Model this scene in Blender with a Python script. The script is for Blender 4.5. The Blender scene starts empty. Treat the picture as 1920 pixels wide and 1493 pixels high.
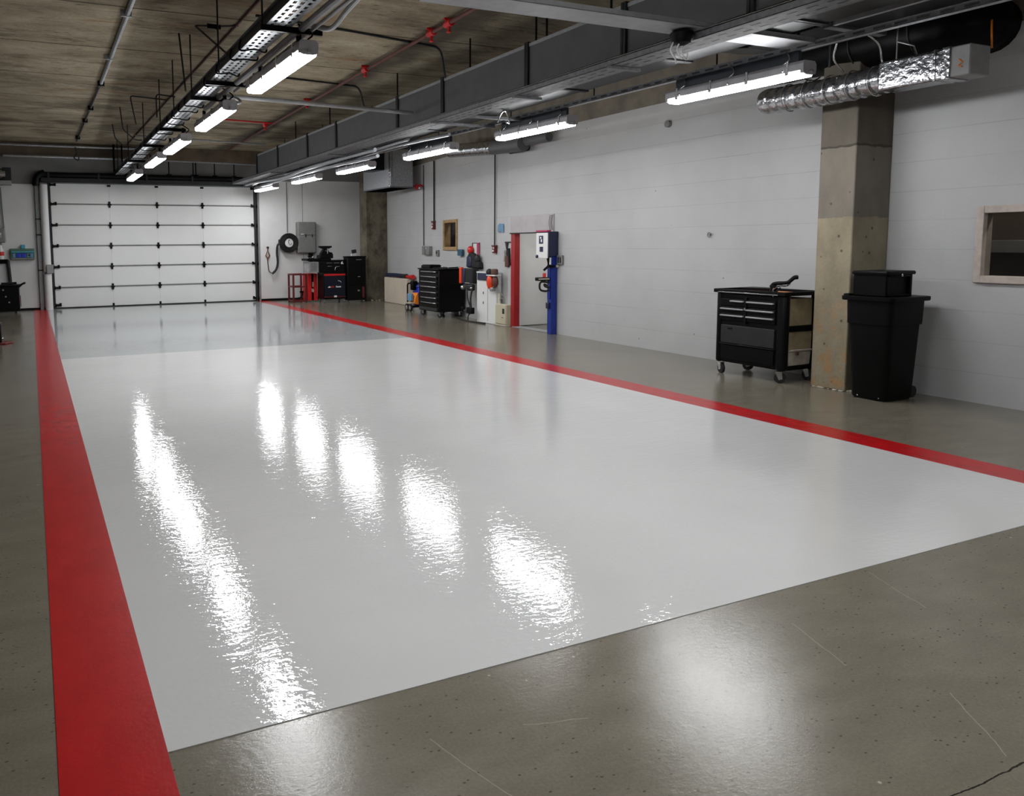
import bpy, bmesh, math, random
from mathutils import Vector, Matrix
random.seed(7)
S = bpy.context.scene
COL = S.collection
PI = math.pi

# ------------------------------------------------------------------ materials
def lin(c):
    out = []
    for v in c[:3]:
        v = v / 255.0
        out.append(v / 12.92 if v <= 0.04045 else ((v + 0.055) / 1.055) ** 2.4)
    return (*out, 1.0)

class N:
    """tiny node helper"""
    def __init__(s, name):
        s.m = bpy.data.materials.new(name); s.m.use_nodes = True
        s.t = s.m.node_tree; s.t.nodes.clear()
        s.out = s.add('ShaderNodeOutputMaterial')
        s.b = s.add('ShaderNodeBsdfPrincipled')
        s.link(s.b.outputs[0], s.out.inputs[0])
    def add(s, t, **kw):
        n = s.t.nodes.new(t)
        for k, v in kw.items(): setattr(n, k, v)
        return n
    def link(s, a, b): s.t.links.new(a, b)
    def set(s, n, k, v):
        if hasattr(v, 'is_linked') or isinstance(v, bpy.types.NodeSocket): s.link(v, n.inputs[k])
        else: n.inputs[k].default_value = v
    def coord(s, scale=(1, 1, 1), rot=(0, 0, 0), loc=(0, 0, 0)):
        tc = s.add('ShaderNodeTexCoord'); mp = s.add('ShaderNodeMapping')
        mp.inputs['Scale'].default_value = scale; mp.inputs['Rotation'].default_value = rot
        mp.inputs['Location'].default_value = loc
        s.link(tc.outputs['Object'], mp.inputs['Vector']); return mp.outputs[0]
    def noise(s, vec, scale, detail=4, rough=0.55, dist=0.0):
        n = s.add('ShaderNodeTexNoise'); n.inputs['Scale'].default_value = scale
        n.inputs['Detail'].default_value = detail; n.inputs['Roughness'].default_value = rough
        n.inputs['Distortion'].default_value = dist
        s.link(vec, n.inputs['Vector']); return n.outputs[0]
    def ramp(s, fac, stops):
        r = s.add('ShaderNodeValToRGB'); e = r.color_ramp.elements
        while len(e) < len(stops): e.new(0.5)
        for i, (p, c) in enumerate(stops):
            e[i].position = p; e[i].color = c if len(c) == 4 else (*c, 1)
        s.link(fac, r.inputs[0]); return r.outputs[0]
    def mix(s, fac, a, b, mode='MIX'):
        n = s.add('ShaderNodeMix', data_type='RGBA', blend_type=mode)
        s.set(n, 0, fac); s.set(n, 6, a); s.set(n, 7, b); return n.outputs[2]
    def math(s, op, a, b=0.0, c=None):
        n = s.add('ShaderNodeMath', operation=op); s.set(n, 0, a); s.set(n, 1, b)
        if c is not None: s.set(n, 2, c)
        return n.outputs[0]
    def xyz(s, vec):
        n = s.add('ShaderNodeSeparateXYZ'); s.link(vec, n.inputs[0]); return n.outputs
    def bump(s, h, strength, dist=0.01, prev=None):
        n = s.add('ShaderNodeBump'); n.inputs['Strength'].default_value = strength
        n.inputs['Distance'].default_value = dist; s.link(h, n.inputs['Height'])
        if prev is not None: s.link(prev, n.inputs['Normal'])
        s.link(n.outputs[0], s.b.inputs['Normal']); return n.outputs[0]

def simple(name, c, rough=0.5, metal=0.0, var=0.12, scale=9.0, bump=0.0, bscale=60.0, coat=0.0, bdist=0.004, spec=0.5):
    n = N(name); L = lin(c)
    v = n.coord()
    f = n.noise(v, scale, 5)
    lo = tuple(max(0, x * (1 - var)) for x in L[:3]); hi = tuple(min(1, x * (1 + var)) for x in L[:3])
    n.link(n.ramp(f, [(0.3, lo), (0.7, hi)]), n.b.inputs['Base Color'])
    n.b.inputs['Roughness'].default_value = rough; n.b.inputs['Metallic'].default_value = metal
    n.b.inputs['Coat Weight'].default_value = coat; n.b.inputs['Specular IOR Level'].default_value = spec
    if bump: n.bump(n.noise(v, bscale, 3), bump, bdist)
    return n.m

M = {}
M['dark_metal'] = simple('dark_metal', (44, 45, 47), 0.5, 0.2, spec=0.25)
M['duct_metal'] = simple('duct_metal', (88, 89, 91), 0.5, 0.1, 0.1, 4, spec=0.3)
M['black_metal'] = simple('black_metal', (11, 11, 12), 0.38, 0.0, 0.1, spec=0.14)
M['black_plastic'] = simple('black_plastic', (9, 9, 9), 0.45, 0.0, 0.15, 20, 0.15, 300, bdist=0.001, spec=0.11)
M['black_cloth'] = simple('black_cloth', (20, 20, 22), 0.85, 0.0, 0.25, 30, 0.4, 40)
M['rubber'] = simple('rubber', (16, 16, 16), 0.7)
M['galv'] = simple('galv', (165, 168, 172), 0.38, 0.75, 0.25, 25, 0.15, 80)
M['steel'] = simple('steel', (190, 190, 190), 0.25, 0.9, 0.1)
M['chrome'] = simple('chrome', (215, 215, 215), 0.14, 1.0, 0.05)
M['foil'] = simple('foil', (168, 169, 172), 0.2, 0.95, 0.3, 14, 0.6, 15, bdist=0.02)
M['grey_plastic'] = simple('grey_plastic', (140, 140, 140), 0.5)
M['lamp_grey'] = simple('lamp_grey', (168, 166, 170), 0.5)
M['grey_box'] = simple('grey_box', (118, 118, 116), 0.5, 0.1)
M['strip_grey'] = simple('strip_grey', (150, 152, 155), 0.45, 0.3)
M['white_paint'] = simple('white_paint', (212, 212, 211), 0.5, 0.0, 0.04, 3)
M['board_white'] = simple('board_white', (204, 204, 203), 0.55, 0.0, 0.05, 2)
M['upper_grey'] = simple('upper_grey', (120, 119, 117), 0.7, 0.0, 0.1, 2)
M['door_white'] = simple('door_white', (222, 223, 221), 0.38, 0.0, 0.02, 2)
M['lintel_grey'] = simple('lintel_grey', (165, 160, 162), 0.5, 0.0, 0.1, 2.5)
M['red'] = simple('red', (190, 22, 24), 0.4)
M['dark_red'] = simple('dark_red', (92, 14, 16), 0.45)
M['rust_red'] = simple('rust_red', (84, 42, 35), 0.6)
M['orange_red'] = simple('orange_red', (222, 62, 20), 0.4)
M['orange'] = simple('orange', (232, 130, 30), 0.45)
M['pink'] = simple('pink', (158, 38, 80), 0.5)
M['blue'] = simple('blue', (14, 42, 128), 0.4)
M['bright_blue'] = simple('bright_blue', (22, 50, 190), 0.4)
M['navy'] = simple('navy', (26, 32, 62), 0.45)
M['teal'] = simple('teal', (60, 150, 175), 0.45)
M['sticker_blue'] = simple('sticker_blue', (92, 132, 162), 0.6, 0, 0.3, 40)
M['green'] = simple('green', (70, 105, 90), 0.5)
M['beige'] = simple('beige', (180, 174, 150), 0.5, 0, 0.06, 3)
M['beige_board'] = simple('beige_board', (190, 178, 162), 0.65, 0, 0.06, 3)
M['wood'] = simple('wood', (150, 120, 78), 0.55, 0, 0.25, 12)
M['pale_wood'] = simple('pale_wood', (176, 164, 156), 0.55, 0, 0.15, 12)
M['ply'] = simple('ply', (150, 138, 108), 0.6, 0, 0.25, 7)
M['white'] = simple('white', (225, 225, 225), 0.4, 0, 0.03)
M['paper'] = simple('paper', (222, 150, 90), 0.7, 0, 0.2, 12)
M['cream_pipe'] = simple('cream_pipe', (196, 190, 172), 0.5)
M['grey_pipe'] = simple('grey_pipe', (150, 151, 153), 0.42, 0.3)
M['dark_interior'] = simple('dark_interior', (112, 98, 88), 0.8, 0, 0.2, 3)
M['sack'] = simple('sack', (168, 160, 146), 0.7, 0, 0.2, 12)
M['brown'] = simple('brown', (96, 70, 56), 0.6)

def m_emit(name, c, s):
    n = N(name)
    n.b.inputs['Base Color'].default_value = (0.85, 0.85, 0.85, 1); n.b.inputs['Roughness'].default_value = 0.35
    n.b.inputs['Emission Color'].default_value = (*c, 1); n.b.inputs['Emission Strength'].default_value = s
    return n.m
LAMP = 26.0
M['tube'] = m_emit('tube', (0.97, 0.985, 1.0), LAMP)
M['passage_fill_glow'] = m_emit('passage_fill_glow', (1.0, 0.98, 0.95), 9.0)  # glow of the unseen light added in the passage
M['jamb_red'] = simple('jamb_red', (146, 18, 22), 0.45)
M['ink'] = simple('ink', (18, 22, 36), 0.4, spec=0.25)
M['tray_galv'] = simple('tray_galv', (104, 105, 108), 0.6, 0.1, 0.25, 20, 0.15, 60, spec=0.3)
M['slate'] = simple('slate', (50, 56, 64), 0.5, 0.1)
M['room_fill_glow'] = m_emit('room_fill_glow', (1.0, 0.93, 0.82), 20.0)  # glow of the lights added behind the two windows

def m_glass():
    n = N('glass'); n.b.inputs['Base Color'].default_value = (0.02, 0.02, 0.02, 1)
    n.b.inputs['Roughness'].default_value = 0.03
    tr = n.add('ShaderNodeBsdfTransparent'); tr.inputs[0].default_value = (0.82, 0.84, 0.84, 1)
    mx = n.add('ShaderNodeMixShader'); mx.inputs[0].default_value = 0.2
    n.link(tr.outputs[0], mx.inputs[1]); n.link(n.b.outputs[0], mx.inputs[2]); n.link(mx.outputs[0], n.out.inputs[0])
    return n.m
M['glass'] = m_glass()

def m_brick():
    """white painted blockwork, courses 0.3 m"""
    n = N('painted_block'); v = n.coord()
    x = n.xyz(v)
    cmb = n.add('ShaderNodeCombineXYZ'); n.link(x[1], cmb.inputs[0]); n.link(x[2], cmb.inputs[1])
    br = n.add('ShaderNodeTexBrick'); n.link(cmb.outputs[0], br.inputs['Vector'])
    br.inputs['Scale'].default_value = 1.0; br.inputs['Mortar Size'].default_value = 0.005
    br.inputs['Mortar Smooth'].default_value = 0.3
    br.inputs['Brick Width'].default_value = 0.9; br.inputs['Row Height'].default_value = 0.3
    br.inputs['Color1'].default_value = (1, 1, 1, 1); br.inputs['Color2'].default_value = (0.975, 0.975, 0.975, 1)
    br.inputs['Mortar'].default_value = (0.97, 0.97, 0.97, 1)
    base = n.ramp(n.noise(v, 1.6, 5), [(0.3, lin((170, 170, 170))), (0.7, lin((178, 178, 178)))])
    # a few chips and drill marks
    vo = n.add('ShaderNodeTexVoronoi'); vo.inputs['Scale'].default_value = 2.3; n.link(v, vo.inputs['Vector'])
    d = n.ramp(vo.outputs['Distance'], [(0.0, (1, 1, 1)), (0.02, (1, 1, 1)), (0.028, (0, 0, 0))])
    crs = n.math('LESS_THAN', n.math('PINGPONG', n.math('MULTIPLY_ADD', n.noise(v, 2.5, 3), 0.012, x[2]), 0.15), 0.0045)
    crs = n.math('MULTIPLY', crs, n.ramp(n.noise(n.coord((1, 0.6, 8)), 1.5, 3), [(0.35, (0.15, 0.15, 0.15)), (0.65, (1, 1, 1))]))
    base = n.mix(n.math('MULTIPLY', crs, 0.35), base, lin((120, 118, 115)))
    c = n.mix(d, n.mix(1.0, base, br.outputs['Color'], 'MULTIPLY'), lin((110, 108, 104)))
    n.link(c, n.b.inputs['Base Color']); n.b.inputs['Roughness'].default_value = 0.55
    h = n.math('MULTIPLY_ADD', crs, -0.9, n.math('MULTIPLY_ADD', br.outputs['Fac'], -0.12, n.noise(v, 45, 4)))
    n.bump(h, 0.2, 0.006)
    return n.m
M['block'] = m_brick()

def m_floor():
    n = N('concrete_floor'); v = n.coord()
    big = n.noise(v, 0.5, 3, 0.5); mid = n.noise(n.coord((1, 2.2, 1)), 3, 5, 0.6)
    c = n.ramp(big, [(0.2, lin((102, 96, 84))), (0.5, lin((112, 106, 93))), (0.8, lin((120, 114, 101)))])
    c = n.mix(0.4, c, n.ramp(mid, [(0.25, lin((94, 88, 77))), (0.75, lin((126, 120, 107)))]))
    fine = n.ramp(n.noise(v, 90, 3, 0.7), [(0.3, (0.86, 0.86, 0.86)), (0.7, (1.08, 1.08, 1.08))])
    c = n.mix(1.0, c, fine, 'MULTIPLY')
    # dark pits and pale chips
    vo = n.add('ShaderNodeTexVoronoi'); vo.inputs['Scale'].default_value = 24; vo.inputs['Randomness'].default_value = 1
    n.link(n.coord((1, 1.6, 1)), vo.inputs['Vector'])
    sel = n.xyz(vo.outputs['Color'])
    pit = n.math('MULTIPLY', n.ramp(vo.outputs['Distance'], [(0.0, (1, 1, 1)), (0.1, (1, 1, 1)), (0.17, (0, 0, 0))]), n.math('GREATER_THAN', sel[0], 0.35))
    c = n.mix(n.math('MULTIPLY', pit, 0.75), c, lin((58, 55, 49)))
    vo2 = n.add('ShaderNodeTexVoronoi'); vo2.inputs['Scale'].default_value = 14
    n.link(n.coord((1, 1, 1), (0, 0, 0.7), (3, 5, 0)), vo2.inputs['Vector'])
    sel2 = n.xyz(vo2.outputs['Color'])
    chip = n.math('MULTIPLY', n.ramp(vo2.outputs['Distance'], [(0.0, (1, 1, 1)), (0.05, (1, 1, 1)), (0.1, (0, 0, 0))]), n.math('GREATER_THAN', sel2[1], 0.94))
    c = n.mix(chip, c, lin((165, 160, 148)))
    # pale scratches
    p = n.xyz(n.coord()); wobs = n.math('MULTIPLY_ADD', n.noise(v, 4, 3), 0.05, -0.025); scr = None
    for (ax, ay, bx_, by_) in ((1.10, 2.15, 1.20, 1.80), (1.42, 2.085, 1.64, 2.03), (2.84, 2.2, 2.73, 1.88), (2.90, 1.6, 2.68, 1.32), (3.62, 2.4, 3.48, 2.05), (0.55, 2.0, 0.62, 1.7), (6.9, 9.5, 7.2, 8.2), (6.6, 12.0, 7.1, 10.9)):
        L_ = math.hypot(bx_ - ax, by_ - ay); ux, uy = (bx_ - ax) / L_, (by_ - ay) / L_
        al = n.math('ADD', n.math('MULTIPLY', n.math('SUBTRACT', p[0], ax), ux), n.math('MULTIPLY', n.math('SUBTRACT', p[1], ay), uy))
        pe = n.math('ADD', n.math('MULTIPLY', n.math('SUBTRACT', p[0], ax), -uy), n.math('MULTIPLY', n.math('SUBTRACT', p[1], ay), ux))
        q = n.math('MULTIPLY', n.math('LESS_THAN', n.math('ABSOLUTE', n.math('ADD', pe, wobs)), 0.0018), n.math('MULTIPLY', n.math('GREATER_THAN', al, 0.0), n.math('LESS_THAN', al, L_)))
        scr = q if scr is None else n.math('MAXIMUM', scr, q)
    c = n.mix(n.math('MULTIPLY', scr, 0.45), c, lin((165, 158, 142)))
    # saw-cut joint across the bottom right
    p = n.xyz(n.coord())
    wob = n.math('MULTIPLY_ADD', n.noise(v, 6, 4), 0.05, 1.249)
    dd = n.math('ABSOLUTE', n.math('SUBTRACT', p[1], wob))
    crack = n.math('MULTIPLY', n.math('LESS_THAN', dd, 0.0026), n.math('GREATER_THAN', p[0], 2.28))
    c = n.mix(crack, c, lin((40, 37, 33)))
    n.link(c, n.b.inputs['Base Color'])
    r = n.ramp(n.noise(v, 1.2, 3), [(0.2, (0.13, 0.13, 0.13)), (0.8, (0.20, 0.20, 0.20))])
    n.link(r, n.b.inputs['Roughness'])
    b1 = n.bump(n.noise(n.coord((1, 1.5, 1)), 36, 5, 0.7), 0.26, 0.0035)
    n.bump(n.math('ADD', pit, crack), -0.35, 0.004, b1)
    return n.m
M['floor'] = m_floor()

def m_epoxy(name, c, rough, bump_s, spec=0.5):
    n = N(name); v = n.coord(); L = lin(c)
    f = n.noise(v, 1.1, 4)
    n.link(n.ramp(f, [(0.3, tuple(x * 0.97 for x in L[:3])), (0.7, tuple(min(1, x * 1.03) for x in L[:3]))]), n.b.inputs['Base Color'])
    n.b.inputs['Roughness'].default_value = rough
    n.b.inputs['Specular IOR Level'].default_value = spec
    b = n.bump(n.noise(n.coord((1.0, 1.5, 1)), 24, 3, 0.55), bump_s, 0.0036)
    n.bump(n.noise(n.coord((0.55, 2.0, 1)), 6.0, 3, 0.6), bump_s * 0.5, 0.009, b)
    return n.m
M['epoxy_white'] = m_epoxy('epoxy_white', (198, 198, 197), 0.022, 0.34)
M['epoxy_grey'] = m_epoxy('epoxy_grey', (160, 163, 165), 0.08, 0.08)

def m_redpaint():
    n = N('red_floor_paint'); v = n.coord()
    c = n.ramp(n.noise(n.coord((1, 0.6, 1)), 5, 6, 0.7), [(0.3, lin((158, 12, 17))), (0.7, lin((178, 17, 23)))])
    vo = n.noise(n.coord((3, 1, 1)), 16, 6, 0.75)
    c = n.mix(n.ramp(vo, [(0.58, (0, 0, 0)), (0.70, (0.4, 0.4, 0.4))]), c, lin((165, 45, 45)))
    n.link(c, n.b.inputs['Base Color'])
    n.b.inputs['Roughness'].default_value = 0.24
    n.bump(n.noise(v, 40, 4), 0.2, 0.004)
    return n.m
M['red_paint'] = m_redpaint()

def m_ceiling():
    n = N('board_concrete'); v = n.coord(); p = n.xyz(v)
    wob = n.math('MULTIPLY_ADD', n.noise(v, 1.1, 3), 0.06, p[1])
    # every pour strip has its own tone
    cell = n.math('FLOOR', n.math('DIVIDE', n.math('ADD', wob, 0.45), 1.95))
    wn = n.add('ShaderNodeTexWhiteNoise', noise_dimensions='1D'); n.link(cell, wn.inputs['W'])
    c = n.ramp(n.noise(n.coord((0.8, 1.3, 1)), 1.6, 7, 0.62, 0.3), [(0.25, lin((112, 101, 84))), (0.42, lin((148, 137, 115))), (0.58, lin((170, 159, 137))), (0.75, lin((188, 178, 156)))])
    c = n.mix(1.0, c, n.ramp(wn.outputs[0], [(0.0, (0.74, 0.73, 0.71)), (1.0, (1.08, 1.07, 1.05))]), 'MULTIPLY')
    # short board streaks, only in patches
    g = n.noise(n.coord((1.0, 5.5, 1)), 3.0, 7, 0.62)
    msk = n.ramp(n.noise(n.coord((0.7, 1.0, 1), loc=(9, 3, 0)), 1.1, 4, 0.6), [(0.46, (0.08, 0.08, 0.08)), (0.64, (1, 1, 1))])
    st = n.ramp(g, [(0.40, (1, 1, 1)), (0.47, (0, 0, 0))])
    c = n.mix(n.math('MULTIPLY', n.math('MULTIPLY', st, msk), 0.7), c, lin((76, 66, 52)))
    # fine mottling
    c = n.mix(1.0, c, n.ramp(n.noise(v, 24, 5, 0.75), [(0.3, (0.8, 0.8, 0.8)), (0.7, (1.12, 1.12, 1.12))]), 'MULTIPLY')
    rp = n.ramp(n.noise(n.coord((0.5, 2.4, 1), loc=(4, 2, 0)), 1.0, 5, 0.65), [(0.60, (0, 0, 0)), (0.70, (0.65, 0.65, 0.65))])
    c = n.mix(rp, c, lin((134, 92, 46)))
    dp = n.ramp(n.noise(n.coord((0.6, 1.2, 1), loc=(1, 7, 0)), 0.8, 7, 0.7), [(0.52, (0, 0, 0)), (0.64, (0.7, 0.7, 0.7))])
    c = n.mix(dp, c, lin((70, 60, 47)))
    vo = n.add('ShaderNodeTexVoronoi'); vo.inputs['Scale'].default_value = 3.6
    n.link(n.coord((0.6, 2.4, 1)), vo.inputs['Vector'])
    pit = n.ramp(vo.outputs['Distance'], [(0.0, (1, 1, 1)), (0.07, (1, 1, 1)), (0.12, (0, 0, 0))])
    c = n.mix(n.math('MULTIPLY', pit, 0.8), c, lin((46, 39, 30)))
    def lines(period, off, w):
        return n.math('LESS_THAN', n.math('PINGPONG', n.math('ADD', wob, off), period / 2), w)
    ln = n.math('MAXIMUM', lines(1.95, 0.45, 0.016), n.math('MULTIPLY', lines(0.65, 0.2, 0.006), n.math('MULTIPLY', msk, 0.6)))
    c = n.mix(n.math('MULTIPLY', ln, 0.88), c, lin((44, 37, 29)))
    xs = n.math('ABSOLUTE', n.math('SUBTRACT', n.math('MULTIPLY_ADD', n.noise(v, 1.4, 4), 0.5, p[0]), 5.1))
    sm = n.ramp(xs, [(0.0, (0.8, 0.8, 0.8)), (0.12, (0.7, 0.7, 0.7)), (0.34, (0, 0, 0))])  # shadow along the duct, painted into the ceiling colour as a dark streak
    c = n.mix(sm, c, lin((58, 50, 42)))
    n.link(c, n.b.inputs['Base Color']); n.b.inputs['Roughness'].default_value = 0.85
    n.b.inputs['Specular IOR Level'].default_value = 0.25
    h = n.math('MULTIPLY_ADD', ln, -1.2, n.math('MULTIPLY_ADD', n.math('MULTIPLY', st, msk), -0.5, n.noise(v, 24, 5, 0.75)))
    n.bump(h, 0.5, 0.015)
    return n.m
M['ceiling'] = m_ceiling()

def m_pillar(name, dark=1.0, top_dark=True):
    n = N(name); v = n.coord(); p = n.xyz(v)
    base = n.ramp(n.noise(n.coord((1, 1, 0.6)), 3.2, 6, 0.65), [(0.3, lin((134 * dark, 124 * dark, 102 * dark))), (0.7, lin((168 * dark, 157 * dark, 132 * dark)))])
    edge = n.math('MULTIPLY_ADD', n.noise(v, 9, 3), 0.05, p[2])
    if top_dark:
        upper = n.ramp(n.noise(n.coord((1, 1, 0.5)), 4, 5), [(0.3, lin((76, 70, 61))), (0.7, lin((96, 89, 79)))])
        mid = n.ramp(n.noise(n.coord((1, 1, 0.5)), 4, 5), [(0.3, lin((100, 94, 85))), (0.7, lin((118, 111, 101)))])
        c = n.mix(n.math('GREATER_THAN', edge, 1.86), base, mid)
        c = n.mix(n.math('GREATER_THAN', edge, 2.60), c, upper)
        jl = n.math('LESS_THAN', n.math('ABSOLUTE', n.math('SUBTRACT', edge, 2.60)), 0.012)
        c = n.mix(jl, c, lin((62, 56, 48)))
        pl = n.ramp(n.noise(v, 5, 6, 0.7), [(0.50, (0, 0, 0)), (0.62, (0.8, 0.8, 0.8))])
        lowm = n.ramp(p[2], [(0.0, (1, 1, 1)), (0.75, (1, 1, 1)), (1.0, (0, 0, 0))])
        c = n.mix(n.math('MULTIPLY', pl, lowm), c, lin((158, 116, 68)))
        gr = n.ramp(n.noise(v, 26, 5, 0.8), [(0.58, (0, 0, 0)), (0.66, (0.8, 0.8, 0.8))])
        c = n.mix(n.math('MULTIPLY', gr, n.ramp(p[2], [(0.0, (1, 1, 1)), (0.2, (0.7, 0.7, 0.7)), (0.9, (0, 0, 0))])), c, lin((82, 70, 56)))
    else:
        dk = n.ramp(n.noise(n.coord((1, 1, 0.7)), 2.2, 6, 0.7), [(0.42, (0, 0, 0)), (0.62, (0.85, 0.85, 0.85))])
        c = n.mix(dk, base, lin((56, 48, 40)))
    vo = n.add('ShaderNodeTexVoronoi'); vo.inputs['Scale'].default_value = 9; n.link(v, vo.inputs['Vector'])
    sel = n.xyz(vo.outputs['Color'])
    pit = n.math('MULTIPLY', n.ramp(vo.outputs['Distance'], [(0.0, (1, 1, 1)), (0.10, (1, 1, 1)), (0.17, (0, 0, 0))]), n.math('GREATER_THAN', sel[0], 0.5))
    c = n.mix(n.math('MULTIPLY', pit, 0.8), c, lin((60, 52, 42)))
    n.link(c, n.b.inputs['Base Color']); n.b.inputs['Roughness'].default_value = 0.85
    b1 = n.bump(n.noise(v, 30, 6, 0.7), 0.5, 0.012)
    n.bump(pit, -0.6, 0.01, b1)
    return n.m
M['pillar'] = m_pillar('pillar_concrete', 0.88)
M['pillar_dark'] = m_pillar('pillar_stained', 0.72, False)
M['raw_concrete'] = simple('raw_concrete', (112, 105, 94), 0.85, 0, 0.3, 3, 0.4, 20)
M['beam_concrete'] = simple('beam_concrete', (92, 80, 66), 0.85, 0, 0.3, 2.5, 0.3, 20)

# ------------------------------------------------------------------ mesh builder
def frame(d):
    d = Vector(d).normalized(); up = Vector((0, 0, 1)) if abs(d.z) < 0.95 else Vector((1, 0, 0))
    a = d.cross(up).normalized(); return a, d.cross(a).normalized()

class MB:
    def __init__(s): s.bm = bmesh.new(); s.T = Matrix.Identity(4)
    def v(s, p): return s.bm.verts.new(s.T @ Vector(p))
    def f(s, vs):
        try: return s.bm.faces.new(vs)
        except ValueError: return None
    def bx(s, x0, x1, y0, y1, z0, z1):
        p = [s.v(c) for c in ((x0, y0, z0), (x1, y0, z0), (x1, y1, z0), (x0, y1, z0), (x0, y0, z1), (x1, y0, z1), (x1, y1, z1), (x0, y1, z1))]
        for q in ((3, 2, 1, 0), (4, 5, 6, 7), (0, 1, 5, 4), (1, 2, 6, 5), (2, 3, 7, 6), (3, 0, 4, 7)): s.f([p[i] for i in q])
        return s
    def box(s, c, d, rz=0, rx=0, ry=0):
        o = s.T; s.T = o @ Matrix.Translation(c) @ Matrix.Rotation(rz, 4, 'Z') @ Matrix.Rotation(ry, 4, 'Y') @ Matrix.Rotation(rx, 4, 'X')
        s.bx(-d[0] / 2, d[0] / 2, -d[1] / 2, d[1] / 2, -d[2] / 2, d[2] / 2); s.T = o; return s
    def taper(s, z0, r0, z1, r1):
        """r = (x0,x1,y0,y1) at both heights"""
        p = [s.v(c) for c in ((r0[0], r0[2], z0), (r0[1], r0[2], z0), (r0[1], r0[3], z0), (r0[0], r0[3], z0), (r1[0], r1[2], z1), (r1[1], r1[2], z1), (r1[1], r1[3], z1), (r1[0], r1[3], z1))]
        for q in ((3, 2, 1, 0), (4, 5, 6, 7), (0, 1, 5, 4), (1, 2, 6, 5), (2, 3, 7, 6), (3, 0, 4, 7)): s.f([p[i] for i in q])
        return s
    def rings(s, rs, caps=True, closed=False):
        R = [[s.v(p) for p in r] for r in rs]; n = len(R[0])
        pairs = list(zip(R[:-1], R[1:])) + ([(R[-1], R[0])] if closed else [])
        for a, b in pairs:
            for i in range(n): s.f([a[i], a[(i + 1) % n], b[(i + 1) % n], b[i]])
        if caps and not closed: s.f(R[0][::-1]); s.f(R[-1])
        return s
    def cyl(s, a, b, r, n=16, r2=None):
        a, b = Vector(a), Vector(b); u, w = frame(b - a); r2 = r if r2 is None else r2
        ring = lambda c, q: [c + (u * math.cos(2 * PI * i / n) + w * math.sin(2 * PI * i / n)) * q for i in range(n)]
        return s.rings([ring(a, r), ring(b, r2)])
    def tube(s, pts, r, n=8, closed=False):
        P = [Vector(p) for p in pts]; rs = []; m = len(P); prev = None
        for i, c in enumerate(P):
            d = (P[(i + 1) % m] - P[i - 1]) if (closed or 0 < i < m - 1) else (P[1] - P[0] if i == 0 else P[-1] - P[-2])
            d.normalize()
            if prev is None: u, w = frame(d)
            else:
                u = (prev - d * prev.dot(d)).normalized(); w = d.cross(u)
            prev = u; q = r[i] if isinstance(r, (list, tuple)) else r
            rs.append([c + (u * math.cos(2 * PI * k / n) + w * math.sin(2 * PI * k / n)) * q for k in range(n)])
        return s.rings(rs, closed=closed)
    def lathe(s, prof, c=(0, 0, 0), n=24, axis='Z'):
        rs = []
        for r, h in prof:
            ring = []
            for i in range(n):
                a = 2 * PI * i / n; p = (r * math.cos(a), r * math.sin(a), h)
                p = p if axis == 'Z' else ((h, p[0], p[1]) if axis == 'X' else (p[1], h, p[0]))
                ring.append(Vector(c) + Vector(p))
            rs.append(ring)
        return s.rings(rs)
    def prism(s, poly, lo, hi, axis='Y'):
        def P(q, h): return {'Y': (q[0], h, q[1]), 'X': (h, q[0], q[1]), 'Z': (q[0], q[1], h)}[axis]
        return s.rings([[P(q, lo) for q in poly], [P(q, hi) for q in poly]])
    def ball(s, c, r, n=14, sc=(1, 1, 1)):
        pr = [(max(1e-4, math.sin(PI * i / n)), -math.cos(PI * i / n)) for i in range(n + 1)]
        o = s.T; s.T = o @ Matrix.Translation(c) @ Matrix.Diagonal((r * sc[0], r * sc[1], r * sc[2], 1)); s.lathe(pr, n=n + 4); s.T = o; return s
    def done(s, name, mat, parent=None, bevel=0.0, smooth=35, seg=2):
        bmesh.ops.recalc_face_normals(s.bm, faces=s.bm.faces)
        me = bpy.data.meshes.new(name); s.bm.to_mesh(me); s.bm.free()
        me.materials.append(M[mat] if isinstance(mat, str) else mat)
        o = bpy.data.objects.new(name, me); COL.objects.link(o)
        if parent is not None: o.parent = parent
        if smooth:
            me.shade_smooth(); me.set_sharp_from_angle(angle=math.radians(smooth))
        if bevel:
            b = o.modifiers.new('Bevel', 'BEVEL'); b.width = bevel; b.segments = seg; b.limit_method = 'ANGLE'; b.angle_limit = math.radians(40)
        return o

def tag(o, label=None, cat=None, group=None, kind=None):
    if label: o['label'] = label
    if cat: o['category'] = cat
    if group: o['group'] = group
    if kind: o['kind'] = kind
    return o
def thing(name, label, cat, loc=(0, 0, 0), rz=0.0, group=None, kind=None):
    o = bpy.data.objects.new(name, None); COL.objects.link(o); o.empty_display_size = 0.1
    o.location = loc; o.rotation_euler = (0, 0, rz); return tag(o, label, cat, group, kind)
def copy_tree(o, parent=None):
    c = o.copy(); COL.objects.link(c)
    if parent is not None: c.parent = parent
    for ch in o.children: copy_tree(ch, c)
    return c
def struct(o, label=None): o['kind'] = 'structure'; (label and o.__setitem__('label', label)); return o

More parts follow.
